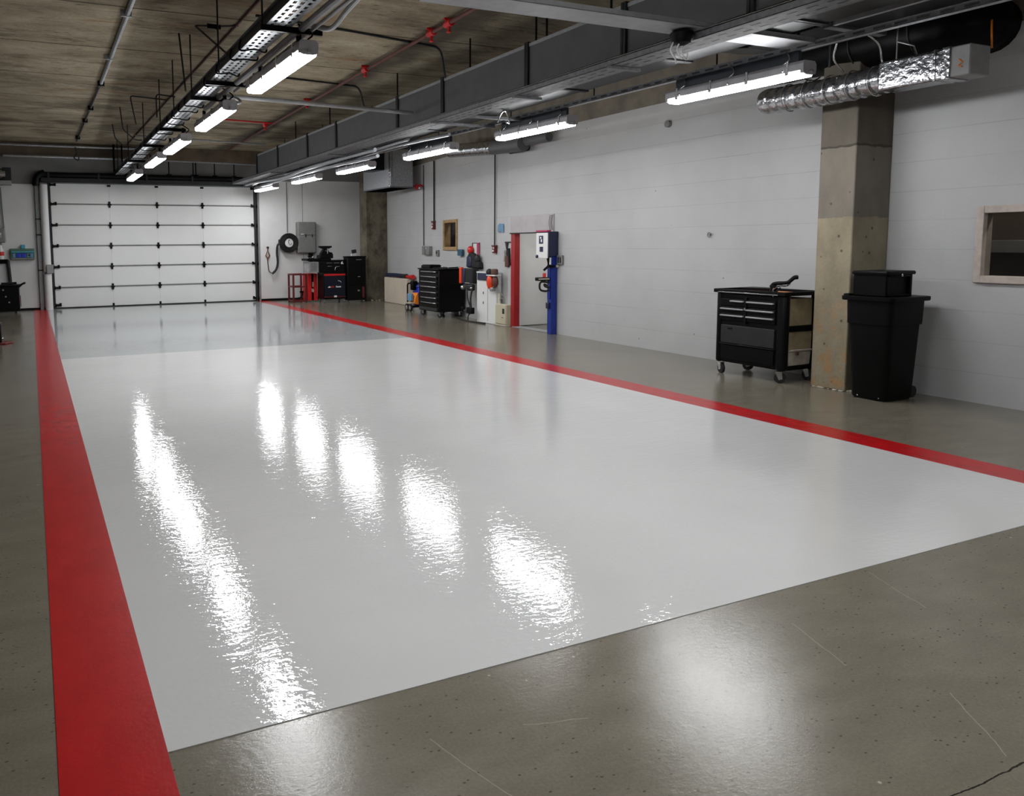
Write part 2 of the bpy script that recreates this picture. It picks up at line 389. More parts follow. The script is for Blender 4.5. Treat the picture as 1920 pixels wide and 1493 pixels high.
def fillet(pts, r, n=5):
    """round the corners of a polyline"""
    P = [Vector(p) for p in pts]; out = [P[0]]
    for i in range(1, len(P) - 1):
        a, b, c = P[i - 1], P[i], P[i + 1]
        d1 = (a - b); d2 = (c - b); q = min(r, d1.length * 0.45, d2.length * 0.45)
        p1 = b + d1.normalized() * q; p2 = b + d2.normalized() * q
        for k in range(n + 1):
            t = k / n; out.append(p1 * (1 - t) ** 2 + b * 2 * t * (1 - t) + p2 * t * t)
    out.append(P[-1]); return out
def smooth_path(pts, n=6):
    """Catmull-Rom through the points"""
    P = [Vector(p) for p in pts]; P = [P[0] * 2 - P[1]] + P + [P[-1] * 2 - P[-2]]; out = []
    for i in range(1, len(P) - 2):
        for k in range(n):
            t = k / n
            out.append(0.5 * ((2 * P[i]) + (P[i + 1] - P[i - 1]) * t + (2 * P[i - 1] - 5 * P[i] + 4 * P[i + 1] - P[i + 2]) * t * t + (3 * P[i] - P[i - 1] - 3 * P[i + 1] + P[i + 2]) * t ** 3))
    out.append(P[-2]); return out

# ------------------------------------------------------------------ setting
WX = 8.35                     # right wall, near stretch
END = 22.2                    # end wall
CEIL = 4.2
def fx(y): return 8.38 + 0.1213 * (y - 12.9)     # right wall, far stretch
FA = -math.atan(0.1213)       # its turn

struct(MB().bx(-7, 12, -4.2, 23, -0.2, 0.0).done('floor', 'floor', smooth=0), 'bare grey concrete floor around the painted bay')
struct(MB().bx(0.32, 5.85, 2.44, 12.1, 0.0, 0.003).done('floor_surface', 'epoxy_white', smooth=0), 'glossy white floor coating of the near bay')
struct(MB().bx(0.32, 5.85, 12.1, 22.2, 0.0, 0.003).done('floor_surface', 'epoxy_grey', smooth=0), 'pale grey floor coating in front of the roller door')
struct(MB().bx(0.0, 0.32, 0.6, 22.2, 0.0, 0.003).done('floor_marking', 'red_paint', smooth=0), 'wide red floor stripe along the left side of the bay')
struct(MB().bx(5.85, 6.17, 0.6, 22.2, 0.0, 0.003).done('floor_marking', 'red_paint', smooth=0), 'red floor stripe along the right side of the bay')
struct(MB().bx(-7, 12, -4.2, 23, CEIL, CEIL + 0.2).done('ceiling', 'ceiling', smooth=0), 'stained board-marked concrete ceiling with a painted duct shadow')

def grid_wall(x0, x1, y0, y1, z0, z1, holes):
    """solid wall between x0..x1 with rectangular holes (ya,yb,za,zb)"""
    ys = sorted({y0, y1, *[h[0] for h in holes], *[h[1] for h in holes]}); zs = sorted({z0, z1, *[h[2] for h in holes], *[h[3] for h in holes]})
    m = MB(); solid = {}
    for i in range(len(ys) - 1):
        for j in range(len(zs) - 1):
            cy, cz = (ys[i] + ys[i + 1]) / 2, (zs[j] + zs[j + 1]) / 2
            solid[i, j] = not any(h[0] < cy < h[1] and h[2] < cz < h[3] for h in holes)
    q = lambda *p: m.f([m.v(c) for c in p])
    for (i, j), ok in solid.items():
        if not ok: continue
        a, b, c, d = ys[i], ys[i + 1], zs[j], zs[j + 1]
        q((x0, a, c), (x0, a, d), (x0, b, d), (x0, b, c)); q((x1, a, c), (x1, b, c), (x1, b, d), (x1, a, d))
        if not solid.get((i - 1, j)): q((x0, a, c), (x1, a, c), (x1, a, d), (x0, a, d))
        if not solid.get((i + 1, j)): q((x0, b, c), (x0, b, d), (x1, b, d), (x1, b, c))
        if not solid.get((i, j - 1)): q((x0, a, c), (x0, b, c), (x1, b, c), (x1, a, c))
        if not solid.get((i, j + 1)): q((x0, a, d), (x1, a, d), (x1, b, d), (x0, b, d))
    return m
W2 = (3.35, 4.60, 1.235, 1.862)          # right-hand window opening
DR = (11.45, 12.72, 0.0, 1.775)          # doorway
w = grid_wall(WX, WX + 0.15, -4.2, 12.9, 0.0, 3.575, [W2, DR])
struct(w.done('wall_right', 'block', smooth=0), 'white painted block wall on the right')
struct(MB().bx(WX + 0.004, WX + 0.15, -4.2, 12.9, 3.575, CEIL).done('trim_1', 'raw_concrete', smooth=0), 'unpainted concrete band above the white block wall')
# far stretch, slightly turned
m = grid_wall(0, 0.15, 0.0, 10.0, 0.0, 3.575, [(2.62, 3.40, 1.475, 2.11)])
o = m.done('wall_right_far', 'block', smooth=0); o.location = (8.38, 12.9, 0); o.rotation_euler.z = FA
struct(o, 'white painted block wall behind the roller cabinet')
o = MB().bx(0.004, 0.15, 0, 10.0, 3.575, CEIL).done('trim_2', 'raw_concrete', smooth=0); o.location = (8.38, 12.9, 0); o.rotation_euler.z = FA
struct(o, 'unpainted concrete band above the far part of the white wall')
# end wall with the big door opening
m = MB(); m.bx(-7, 0.5, END, END + 0.25, 0, CEIL); m.bx(5.95, 12, END, END + 0.25, 0, CEIL); m.bx(0.5, 5.95, END, END + 0.25, 3.27, CEIL)
struct(m.done('wall_back', 'upper_grey', smooth=0), 'grey end wall around the overhead door')
struct(MB().bx(-3.0, 0.16, END - 0.05, END, 0.05, 3.2).done('trim_3', 'board_white', bevel=0.01), 'white wall board left of the overhead door')
m = MB(); m.bx(6.0, 7.28, END - 0.03, END, 0.06, 3.42); m.bx(7.295, 9.2, END - 0.03, END, 0.06, 3.46)
struct(m.done('trim_4', 'board_white', bevel=0.004), 'white wall boards right of the overhead door')
m = MB(); m.bx(-7, 0.30, END - 0.06, END, 0, 0.05); m.bx(6.0, 9.3, END - 0.04, END, 0, 0.06)
struct(m.done('baseboard_back', 'black_metal', smooth=0), 'black skirting at the foot of the end wall')
struct(MB().bx(-7, 12, END - 0.42, END, 3.875, CEIL).done('trim_5', 'beam_concrete', bevel=0.01), 'brown concrete beam above the end wall')
struct(MB().bx(-7.2, -7, -4.2, 23, 0, CEIL).done('wall_left', 'upper_grey', smooth=0))
struct(MB().bx(-7, 12, -4.4, -4.2, 0, CEIL).done('wall_front', 'upper_grey', smooth=0))
# passage behind the doorway and the room behind the right-hand window
m = MB(); m.bx(8.5, 10.6, 10.9, 11.0, 0, 2.4); m.bx(10.5, 10.6, 11.0, 13.4, 0, 2.4); m.bx(8.56, 10.5, 13.3, 13.4, 0, 2.4); m.bx(8.5, 10.6, 10.9, 13.4, 2.3, 2.4)
struct(m.done('passage_wall', 'white_paint', smooth=0), 'pale walls of the passage behind the doorway')
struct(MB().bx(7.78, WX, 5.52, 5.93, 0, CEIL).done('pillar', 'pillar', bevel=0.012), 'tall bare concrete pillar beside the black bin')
struct(MB().bx(8.68, 9.42, 20.7, 21.2, 0, CEIL).done('pillar', 'pillar_dark', bevel=0.012), 'dark stained concrete pillar in the far corner')
# loose mortar at the pillar foot
m = MB()
for k in range(26):
    t = random.random(); x, y = (7.775 - random.random() * 0.03, 5.52 + t * 0.41) if k % 3 else (7.78 + t * 0.1, 5.515 - random.random() * 0.02)
    m.ball((x, y, 0.004), random.uniform(0.008, 0.02), 6, (1, 1, 0.5))
tag(m.done('rubble', 'sack'), 'pale mortar crumbs around the foot of the near pillar', 'rubble', kind='stuff')

# ------------------------------------------------------------------ overhead sectional door
D = thing('door_1', 'white sectional overhead door with black hinges in the end wall', 'door', (0, 22.3, 0), kind='structure')
DX0, DX1 = 0.53, 5.92; CX = [1.965, 3.187, 4.41]; RH = 3.25 / 6
for r in range(6):
    m = MB(); xs = [DX0] + CX + [DX1]
    for a, b in zip(xs[:-1], xs[1:]):
        m.bx(a + 0.004, b - 0.004, 0, 0.05, r * RH + 0.02, (r + 1) * RH - 0.012)
    m.bx(DX0, DX1, 0.006, 0.05, r * RH + 0.02, (r + 1) * RH - 0.012)
    m.done('door_panel', 'door_white', D, 0.004)
for r in range(1, 6):
    MB().bx(DX0 + 0.03, DX1 - 0.03, -0.012, 0.02, r * RH - 0.014, r * RH + 0.016).done('joint_strip', 'strip_grey' if r > 9 else 'grey_box', D, 0.003)
def hinge(x, z, s=1.0):
    m = MB(); m.box((x, -0.02, z + 0.045 * s), (0.055, 0.03, 0.07 * s)); m.box((x, -0.02, z - 0.045 * s), (0.055, 0.03, 0.07 * s)); m.cyl((x - 0.05, -0.035, z), (x + 0.05, -0.035, z), 0.024, 10)
    m.done('hinge', 'black_metal', D, 0.004)
for r in range(1, 6):
    for x in CX: hinge(x, r * RH)
for x in CX: MB().box((x, -0.02, 3.2), (0.09, 0.04, 0.05)).done('top_bracket', 'black_metal', D, 0.005)
for x in CX: MB().box((x, -0.015, 0.06), (0.05, 0.03, 0.07)).done('bottom_bracket', 'black_metal', D, 0.004)
for x, sg in ((DX0, 1), (DX1, -1)):
    for r in range(0, 7):
        z = min(max(r * RH, 0.09), 3.2)
        m = MB(); m.box((x + sg * 0.06, -0.03, z), (0.15, 0.05, 0.055)); m.cyl((x - sg * 0.03, -0.07, z), (x + sg * 0.02, -0.07, z), 0.045, 12); m.box((x + sg * 0.12, -0.03, z + 0.012), (0.05, 0.055, 0.085))
        m.done('roller_bracket', 'black_metal', D, 0.006)
    m = MB(); m.bx(x - 0.06, x - 0.02, -0.12, 0.0, 0, 3.28); m.bx(x - 0.06, x + 0.005, -0.03, -0.005, 0, 3.28)
    m.done('track', 'dark_metal', D, 0.004)
MB().bx(DX0 - 0.03, DX1 + 0.02, -0.02, 0.05, 0, 0.03).done('bottom_seal', 'rubber', D, 0.005)
h = MB().bx(0.32, 5.5, -0.36, -0.11, 3.24, 3.36).done('header_channel', 'dark_metal', D, 0.01)
MB().cyl((0.28, -0.3, 3.43), (5.5, -0.3, 3.43), 0.07, 16).done('spring_drum', 'black_metal', h)
m = MB()
for x in (0.5, 1.7, 2.9, 4.1, 5.2): m.box((x, -0.3, 3.4), (0.05, 0.17, 0.16))
m.done('bearing_plate', 'dark_metal', h, 0.005)
MB().tube(fillet([(0.2, -0.3, 3.15), (0.22, -0.3, 3.38), (0.42, -0.3, 3.48)], 0.2), 0.085, 12).done('end_elbow', 'black_metal', h)
# white downpipe beside it
P = thing('downpipe', 'white vertical pipe with grey bracket box beside the overhead door', 'pipe', (0.37, 21.98, 0))
MB().cyl((0, 0, 0), (0, 0, 3.18), 0.095, 20).done('pipe', 'white_paint', P)
MB().bx(-0.02, 0.14, -0.15, -0.09, 0.94, 1.16).done('bracket_box', 'grey_plastic', P, 0.01)
MB().lathe([(0.1, 0), (0.106, 0.01), (0.106, 0.04), (0.1, 0.05)], (0, 0, 0.92)).done('pipe_clamp', 'steel', P)
P = thing('door_rail', 'grey vertical steel rail between white wall board and white downpipe', 'rail', (0.21, 22.1, 0))
MB().bx(-0.045, 0.045, -0.04, 0.09, 0, 3.4).done('channel', 'strip_grey', P, 0.006)
for z in (1.9, 2.3, 1.0): MB().bx(-0.06, 0.06, -0.055, 0.0, z, z + 0.03).done('rail_clip', 'dark_metal', P, 0.003)

# ------------------------------------------------------------------ doorway (door_2)
D2 = thing('door_2', 'doorway with red jamb and white leaf opened inwards', 'door', (0, 0, 0), kind='structure')
lf = MB().bx(8.50, 9.40, 12.78, 12.82, 0.01, 1.775).done('door_leaf', 'white_paint', D2, 0.003)
MB().tube([(9.3, 12.77, 0.95), (9.3, 12.72, 0.95), (9.18, 12.72, 0.95)], 0.01).done('handle', 'steel', lf)
MB().bx(8.335, 8.46, 12.66, 12.78, 0, 1.78).done('red_jamb', 'jamb_red', D2, 0.006)
MB().bx(8.8, 9.9, 11.6, 11.7, 2.24, 2.28).done('passage_fill_light', 'passage_fill_glow', D2)  # unseen light added to brighten the open door leaf
MB().bx(8.325, 8.5, 11.43, 12.78, 1.785, 2.10).done('lintel_panel', 'lintel_grey', D2, 0.004)
MB().bx(8.315, 8.34, 11.42, 12.8, 1.77, 1.79).done('lintel_trim', 'dark_metal', D2, 0.002)
MB().bx(8.33, 8.52, 11.43, 12.72, 0.0, 0.012).done('threshold', 'strip_grey', D2, 0.003)
m = MB()
for y in (11.44, 11.47, 11.52): m.tube(smooth_path([(8.318, y, 2.08), (8.31, y + 0.015, 1.95), (8.318, y - 0.005, 1.82)]), 0.0035, 6)
m.done('hanging_wire', 'dark_metal', D2)

# ------------------------------------------------------------------ windows
Wd = thing('window_2', 'wood framed internal window in the right wall', 'window', (WX, 0, 0), kind='structure')
y0, y1, z0, z1 = W2; fr = MB(); t = 0.075
t = 0.03; fr.bx(-0.03, 0.12, y1 - t * 0.6, y1 + 0.05, z0 - 0.06, z1 + 0.05); fr.bx(-0.03, 0.12, y0 - 0.05, y0 + t * 0.6, z0 - 0.06, z1 + 0.05)
fr.bx(-0.028, 0.12, y0 + t * 0.6, y1 - t * 0.6, z1 - 0.02, z1 + 0.05); fr.bx(-0.04, 0.12, y0 + t * 0.6, y1 - t * 0.6, z0 - 0.06, z0 + 0.01)
fr.done('window_frame', 'pale_wood', Wd, 0.006)
MB().bx(0.03, 0.036, y0 + 0.015, y1 - 0.015, z0, z1 - 0.015).done('window_pane', 'glass', Wd)
m = MB(); m.bx(1.6, 1.7, 2.2, 7.5, 0.2, 3.0); m.bx(0.16, 1.7, 2.1, 2.2, 0.2, 3.0); m.bx(0.16, 1.7, 7.4, 7.5, 0.2, 3.0); m.bx(0.16, 1.7, 2.2, 7.4, 2.9, 3.0); m.bx(0.16, 1.7, 2.2, 7.4, 0.2, 0.3)
m.done('room_behind', 'dark_interior', Wd)
MB().bx(1.3, 1.6, 2.3, 5.9, 1.44, 1.58).done('shelf_behind', 'grey_plastic', Wd, 0.01)
MB().bx(0.7, 0.8, 3.2, 4.4, 2.85, 2.89).done('room_fill_light', 'room_fill_glow', Wd)  # added light that lifts the interior behind the pane
Wd = thing('window_1', 'small wood framed internal window above the black roller cabinet', 'window', (8.38, 12.9, 0), FA, kind='structure')
y0, y1, z0, z1 = 2.62, 3.40, 1.475, 2.11; fr = MB()
fr.bx(-0.03, 0.14, y0 - 0.03, y0 + 0.035, z0 - 0.03, z1 + 0.03); fr.bx(-0.03, 0.14, y1 - 0.035, y1 + 0.03, z0 - 0.03, z1 + 0.03)
fr.bx(-0.028, 0.14, y0 + 0.035, y1 - 0.035, z1 - 0.04, z1 + 0.03); fr.bx(-0.033, 0.14, y0 + 0.035, y1 - 0.035, z0 - 0.03, z0 + 0.05)
fr.done('window_frame', 'wood', Wd, 0.006)
MB().bx(0.0, 0.006, y0 + 0.03, y1 - 0.03, z0 + 0.04, z1 - 0.03).done('window_pane', 'glass', Wd)
m = MB(); m.bx(0.8, 0.9, 1.5, 5.5, 0.8, 2.8); m.bx(0.16, 0.9, 1.4, 1.5, 0.8, 2.8); m.bx(0.16, 0.9, 5.4, 5.5, 0.8, 2.8); m.bx(0.16, 0.9, 1.5, 5.4, 2.7, 2.8); m.bx(0.16, 0.9, 1.5, 5.4, 0.8, 0.9)
m.done('room_behind', 'dark_interior', Wd)
MB().bx(0.5, 0.6, 3.25, 3.4, 0.9, 1.95).done('shelf_upright', 'grey_plastic', Wd); MB().bx(0.5, 0.6, 3.7, 3.87, 0.9, 1.85).done('shelf_upright', 'grey_plastic', Wd)
MB().bx(0.3, 0.4, 2.0, 3.0, 2.66, 2.69).done('room_fill_light', 'room_fill_glow', Wd)  # added light for the interior behind the small window

# ------------------------------------------------------------------ light fixtures
def make_fixture(L, label, group, wide):
    r = thing('light_fixture', label, 'light', (0, 0, 0), 0, group)
    w = 0.085
    hs = [(-w, 0.045), (-w - 0.004, 0.055), (-w - 0.004, 0.105), (-w * 0.78, 0.132), (w * 0.78, 0.132), (w + 0.004, 0.105), (w + 0.004, 0.055), (w, 0.045)]
    MB().prism(hs, 0.0, L).done('housing', 'lamp_grey', r, 0.004)
    df = [(-w + 0.004, 0.046), (-w + 0.004, 0.018), (-w * 0.84, 0.003), (-w * 0.6, 0.0), (w * 0.6, 0.0), (w * 0.84, 0.003), (w - 0.004, 0.018), (w - 0.004, 0.046)]
    MB().prism(df, 0.035, L - 0.035).done('diffuser', 'tube', r)
    for a, b in ((0.0, 0.034), (L - 0.034, L)):
        e = MB(); e.prism([(-w * 1.02, 0.05), (-w * 0.98, 0.022), (-w * 0.5, 0.010), (w * 0.5, 0.010), (w * 0.98, 0.022), (w * 1.02, 0.05)], a, b); e.done('end_cap', 'lamp_grey', r, 0.003)
    for yy in (-0.012, L + 0.012):
        MB().cyl((0, yy - 0.02, 0.035), (0, yy + 0.02, 0.035), 0.016, 10).done('cable_gland', 'grey_plastic', r)
    for k in range(4):
        y = L * (0.1 + 0.8 * k / 3)
        c = MB(); c.bx(-w - 0.012, -w - 0.002, y - 0.018, y + 0.018, 0.02, 0.075); c.bx(w + 0.002, w + 0.012, y - 0.018, y + 0.018, 0.02, 0.075); c.bx(-w - 0.008, -w - 0.003, y - 0.012, y + 0.012, 0.06, 0.115); c.bx(w + 0.003, w + 0.008, y - 0.012, y + 0.012, 0.06, 0.115); c.bx(-w - 0.008, w + 0.008, y - 0.012, y + 0.012, 0.112, 0.136); c.done('clip', 'steel', r, 0.002)
    return r
LY = [(6.55, 8.46), (9.54, 11.36), (12.56, 14.3), (15.15, 17.05), (18.66, 20.7), (2.75, 4.65), (-0.4, 1.5)]  # last two are unseen fixtures added to brighten the room
lname = ['light fixture under the perforated tray, largest of its row', 'second light fixture from the camera under the perforated tray', 'middle light fixture of the five under the perforated tray',
         'light fixture under the perforated tray, last but one before the overhead door', 'light fixture at the far end of the perforated tray by the overhead door',
         'unseen light fixture added under the perforated tray before the largest one, for brightness', 'unseen light fixture added under the perforated tray farthest from the overhead door, for brightness']
GL = 'light fixtures under the perforated tray'
f0 = make_fixture(1.86, lname[0], GL, True)
hg = MB()
hg.bx(-0.02, 0.02, 0.25, 0.29, 0.12, 0.245); hg.bx(-0.05, 0.05, 0.2, 0.34, 0.125, 0.145); hg.tube(smooth_path([(0.0, 0.21, 0.14), (0.04, 0.1, 0.17), (0.05, 0.06, 0.2), (-0.06, 0.1, 0.28)]), 0.009, 6)
hg.done('hanger', 'black_metal', f0, 0.003)
hg = MB(); hg.bx(-0.02, 0.02, 1.55, 1.59, 0.12, 0.245); hg.bx(-0.05, 0.05, 1.5, 1.64, 0.125, 0.145); hg.done('hanger', 'black_metal', f0, 0.003)
for i, (a, b) in enumerate(LY):
    o = f0 if i == 0 else copy_tree(f0)
    o['label'] = lname[i]; o.location = (2.235 + 0.006 * (a - 6.5), a, 3.2); o.rotation_euler.z = -0.006
RY = [(4.98, 6.6), (8.18, 9.8), (11.0, 12.6), (14.0, 15.6), (16.75, 18.35), (19.75, 21.4), (0.3, 1.9)]  # last one is an unseen fixture added to brighten the near wall
def rowx(y): return 5.97 + 0.0385 * (15 - y)
RA = math.atan(0.0385)
rname = ['light fixture on the slim trunking in front of the silver flexible duct', 'light fixture on the slim trunking, second from the silver flexible duct', 'light fixture on the slim trunking, third from the silver flexible duct',
         'light fixture on the trunking in front of the square silver duct drop', 'light fixture on the trunking, last but one towards the overhead door', 'light fixture on the trunking, smallest, at the trunking end by the overhead door',
         'unseen light fixture added on the slim trunking farthest from the overhead door, to brighten the wall']
f1 = make_fixture(1.6, rname[0], 'light fixtures on the slim trunking', False)
cv = MB().bx(-0.02, 0.02, 0.1, 1.52, 0.135, 0.235).done('cover_plate', 'slate', f1, 0.004)
for k in range(3):
    y = 0.2 + 0.6 * k
    c = MB(); c.tube(smooth_path([(-0.09, y, 0.06), (-0.07, y + 0.02, 0.12), (-0.035, y - 0.02, 0.17), (-0.03, y + 0.015, 0.25)]), 0.006, 6); c.bx(-0.05, 0.05, y - 0.02, y + 0.02, 0.128, 0.142)
    c.done('spring_hanger', 'steel', f1)
for i, (a, b) in enumerate(RY):
    o = f1 if i == 0 else copy_tree(f1)
    o['label'] = rname[i]; o.location = (rowx(a), a, 3.05); o.rotation_euler.z = RA

# ------------------------------------------------------------------ left cable tray
T = thing('cable_tray', 'perforated galvanised cable tray running to the overhead door', 'cable tray', (1.9, 6.0, 3.46), -0.0125)
TL0, TL1 = -6.0, 15.9
def tray_w(y): return 0.225 - 0.005 * y * 0.8
m = MB(); y = TL0; step = 0.11; W_ = 0.22                          # perforated bed: cross rungs and long webs leave slots
for xx in (0.0, 0.062, 0.124, 0.186): m.bx(xx, xx + 0.034, TL0, TL1, 0.0, 0.004)
while y < TL1:
    for xx in (0.034, 0.096, 0.158): m.bx(xx, xx + 0.028, y, y + 0.045, 0.0005, 0.0035)
    y += step
m.done('perforated_bed', 'galv', T)
m = MB(); m.bx(-0.004, 0.0, TL0, TL1, 0.0, 0.085); m.bx(-0.03, 0.0, TL0, TL1, 0.082, 0.086); m.done('side_rail', 'dark_metal', T)
m = MB(); m.bx(0.22, 0.224, TL0, TL1, 0.0, 0.085); m.bx(0.22, 0.24, TL0, TL1, 0.082, 0.086); m.done('side_rail', 'galv', T)
m = MB()
for k in range(7):
    x = 0.03 + 0.026 * k
    m.tube(smooth_path([(x + 0.012 * math.sin(k + j * 1.7), TL0 + j * (TL1 - TL0) / 14, 0.02 + 0.008 * ((j + k) % 3)) for j in range(15)], 3), 0.011, 6)
m.done('cables', 'black_plastic', T)
for yy in (0.7, 3.15, 4.15, 7.0, 9.2, 12.0):
    m = MB(); m.bx(-0.05, 0.50 if yy < 4 else 0.36, yy - 0.02, yy + 0.02, -0.05, -0.008); m.bx(-0.05, 0.5 if yy < 4 else 0.36, yy - 0.02, yy - 0.015, -0.05, 0.0)
    m.done('support_strut', 'black_metal', T, 0.003)
for yy in (1.6, 2.0, 2.7, 3.4, 4.8, 5.3, 5.9, 6.4, 7.6, 8.3, 9.9, 10.8, 11.5, 12.8, 13.7):
    m = MB(); z = 0.012
    m.tube(smooth_path([(-0.008, yy, 0.09), (-0.012, yy, -0.01), (0.10, yy + random.uniform(-0.12, 0.12), -0.02), (0.235, yy + random.uniform(-0.1, 0.1), -0.012), (0.24, yy, 0.09)]), 0.009, 6)
    m.done('cable_tie', 'black_plastic', T)
for yy in (0.7, 2.5, 4.15, 5.6, 7.0, 9.2, 12.0, 14.6):
    MB().cyl((-0.03, yy, -0.05), (-0.03, yy, CEIL - 3.46 - 0.001), 0.009, 8).done('hanger_rod', 'dark_metal', T)
# pipes beside the tray
def pipe(name, label, cat, pts, r, mat, fil=0.0, n=10, group=None):
    o = MB().tube(fillet(pts, fil) if fil else pts, r, n).done(name, mat)
    return tag(o, label, cat, group)
pipe('conduit', 'thick grey pipe running beside the perforated tray', 'pipe', [(2.19, -3.5, 3.455), (2.215, 6, 3.455), (2.26, 11.0, 3.455)], 0.034, 'grey_pipe')
pipe('conduit', 'thin grey pipe along the outer edge of the tray struts', 'pipe', [(2.28, -3.5, 3.445), (2.30, 6, 3.445), (2.33, 9.6, 3.445)], 0.018, 'grey_pipe')
m = MB().tube(smooth_path([(2.30, 6.62, 3.47), (2.42, 6.5, 3.43), (2.45, 6.2, 3.5), (2.38, 5.6, 3.5)]), 0.022, 8); tag(m.done('flexible_cable', 'grey_pipe'), 'pale flexible cable looping down beside the largest tray light', 'cable')
m = MB().tube(smooth_path([(2.30, 9.95, 3.46), (2.42, 9.9, 3.42), (2.42, 9.7, 3.34), (2.30, 9.62, 3.30)]), 0.02, 8); tag(m.done('flexible_cable', 'grey_pipe'), 'pale flexible cable looping down to the second tray light', 'cable')
# ceiling conduits and rods on the left
C1 = thing('ceiling_conduit', 'grey conduit clipped to the bare ceiling, changing to a thin dark pipe', 'pipe', (0, 0, 0))
MB().tube([(1.07, 5.0, 4.165), (1.10, 9.0, 4.165), (1.14, 13.6, 4.165)], 0.028, 10).done('pipe', 'galv', C1)
MB().tube([(1.14, 13.6, 4.165), (1.15, 20.9, 4.165)], 0.02, 8).done('pipe', 'dark_metal', C1)
for yy in (13.5, 15.9, 17.5, 20.2): MB().bx(1.09, 1.19, yy - 0.06, yy + 0.06, 4.12, 4.199).done('pipe_clamp', 'black_metal', C1, 0.006)
for yy in (7.2, 9.4, 11.6): MB().bx(1.03, 1.15, yy - 0.015, yy + 0.015, 4.13, 4.199).done('pipe_clamp', 'galv', C1, 0.004)
pipe('ceiling_conduit', 'thin dark conduit on the ceiling close above the perforated tray', 'pipe', [(2.33, 6.0, 4.18), (2.37, 21.4, 4.18)], 0.014, 'rust_red')
def rod(label, pts, r=0.011, mat='dark_metal', fil=0.05):
    return tag(MB().tube(fillet(pts, fil), r, 6).done('hanger_rod', mat), label, 'rod', 'bent rods between ceiling and tray')
rod('bent black rod with a clamp on the ceiling by the largest tray light', [(2.37, 9.5, 4.19), (2.13, 9.5, 4.16), (1.86, 9.5, 4.14), (1.90, 8.1, 3.52)])
rod('plain vertical rod at tray beside second tray light', [(1.78, 10.1, 4.19), (1.84, 10.1, 3.5)])
rod('bracket shaped rod over the tray, one leg long and one short', [(1.70, 13.9, 3.62), (1.62, 13.9, 4.08), (2.2, 13.9, 4.05)])
rod('bracket shaped rod over the tray near the middle tray light', [(1.82, 12.4, 3.52), (1.82, 12.4, 3.86), (2.1, 12.4, 3.84)])
rod('hooked thin rod by the tray toward the overhead door', [(1.62, 15.5, 4.15), (1.66, 15.5, 3.75), (1.88, 15.6, 3.58), (2.0, 15.6, 3.58)])
rod('short hooked rod standing on the tray before the beam', [(1.60, 16.8, 4.02), (1.64, 16.8, 3.75), (1.78, 16.8, 3.62)])
m = MB(); m.ball((2.12, 9.5, 4.15), 0.035, 8); m.box((2.08, 9.5, 4.15), (0.16, 0.03, 0.05)); tag(m.done('pipe_clamp', 'black_metal'), 'small black clamp on the ceiling holding a bent rod', 'clamp')

# cross pipe from tray to duct
X1 = pipe('cross_pipe', 'grey pipe spanning from the tray to the long grey duct', 'pipe', [(2.0, 10.15, 3.49), (3.2, 10.3, 3.50), (5.15, 10.5, 3.49)], 0.03, 'grey_pipe')
# ------------------------------------------------------------------ sprinkler line
SP = thing('sprinkler_pipe', 'rust red sprinkler pipe along the ceiling between tray and duct', 'pipe', (0, 0, 0))
MB().tube([(4.5, 5.0, 4.14), (4.53, 7.95, 4.14), (4.6, 11, 4.14), (4.95, 21.4, 4.14)], 0.024, 10).done('pipe', 'rust_red', SP)
for yy in (8.3, 8.75, 10.9, 13.7, 16.6):
    x = 4.5 + 0.014 * (yy - 5)
    m = MB(); m.cyl((x, yy - 0.07, 4.14), (x, yy + 0.07, 4.14), 0.042, 10); m.cyl((x, yy, 4.14), (x, yy, 4.06), 0.02, 8); m.lathe([(0.012, 0), (0.03, 0.01), (0.03, 0.02), (0.012, 0.03)], (x, yy, 4.03), 10); m.bx(x - 0.06, x + 0.06, yy - 0.01, yy + 0.01, 4.17, 4.199)
    m.done('sprinkler_head', 'red', SP, 0.003)
for k, (yy, x0, x1) in enumerate(((10.9, 4.58, 5.2), (9.2, 2.4, 5.2))):
    pass
pipe('branch_pipe', 'thin pipe across the ceiling bending down to the duct, nearer of two', 'pipe', [(2.45, 9.0, 4.184), (3.7, 9.2, 4.184), (5.08, 9.5, 4.184), (5.16, 9.52, 3.8)], 0.014, 'dark_metal', 0.12)
pipe('branch_pipe', 'thin pipe across the ceiling bending down to the duct, farther of two', 'pipe', [(3.2, 12.0, 4.184), (5.06, 12.3, 4.184), (5.16, 12.32, 3.82)], 0.014, 'dark_metal', 0.12)
pipe('branch_pipe', 'red branch pipe across the ceiling towards the overhead door', 'pipe', [(3.3, 16.2, 4.15), (4.85, 16.4, 4.15)], 0.016, 'red')

# ------------------------------------------------------------------ main duct
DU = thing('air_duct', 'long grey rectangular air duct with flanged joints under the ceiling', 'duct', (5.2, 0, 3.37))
fl = [3.2, 4.6, 6.05, 7.65, 9.65, 11.1, 13.75, 15.4, 17.5, 19.3]
for a, b in zip(fl[:-1], fl[1:]): (MB().bx(0.0, 0.8, a + 0.02, b - 0.02, 0.0, 0.44).done('duct_section', 'duct_metal', DU, 0.006), MB().bx(0.0, 0.8, a + 0.03, b - 0.03, -0.008, 0.0).done('underside_shade', 'black_metal', DU))  # black sheet below each section stands in for shade under the duct
for y in fl:
    m = MB(); m.bx(-0.028, 0.828, y - 0.035, y - 0.004, -0.022, 0.468); m.bx(-0.028, 0.828, y + 0.004, y + 0.035, -0.022, 0.468); m.bx(-0.015, 0.815, y - 0.03, y + 0.03, -0.01, 0.455)
    m.done('flange', 'dark_metal', DU, 0.003)
m = MB(); m.bx(-0.008, 0.03, 3.2, 19.3, 0.415, 0.452); m.done('top_seam', 'strip_grey', DU, 0.003)
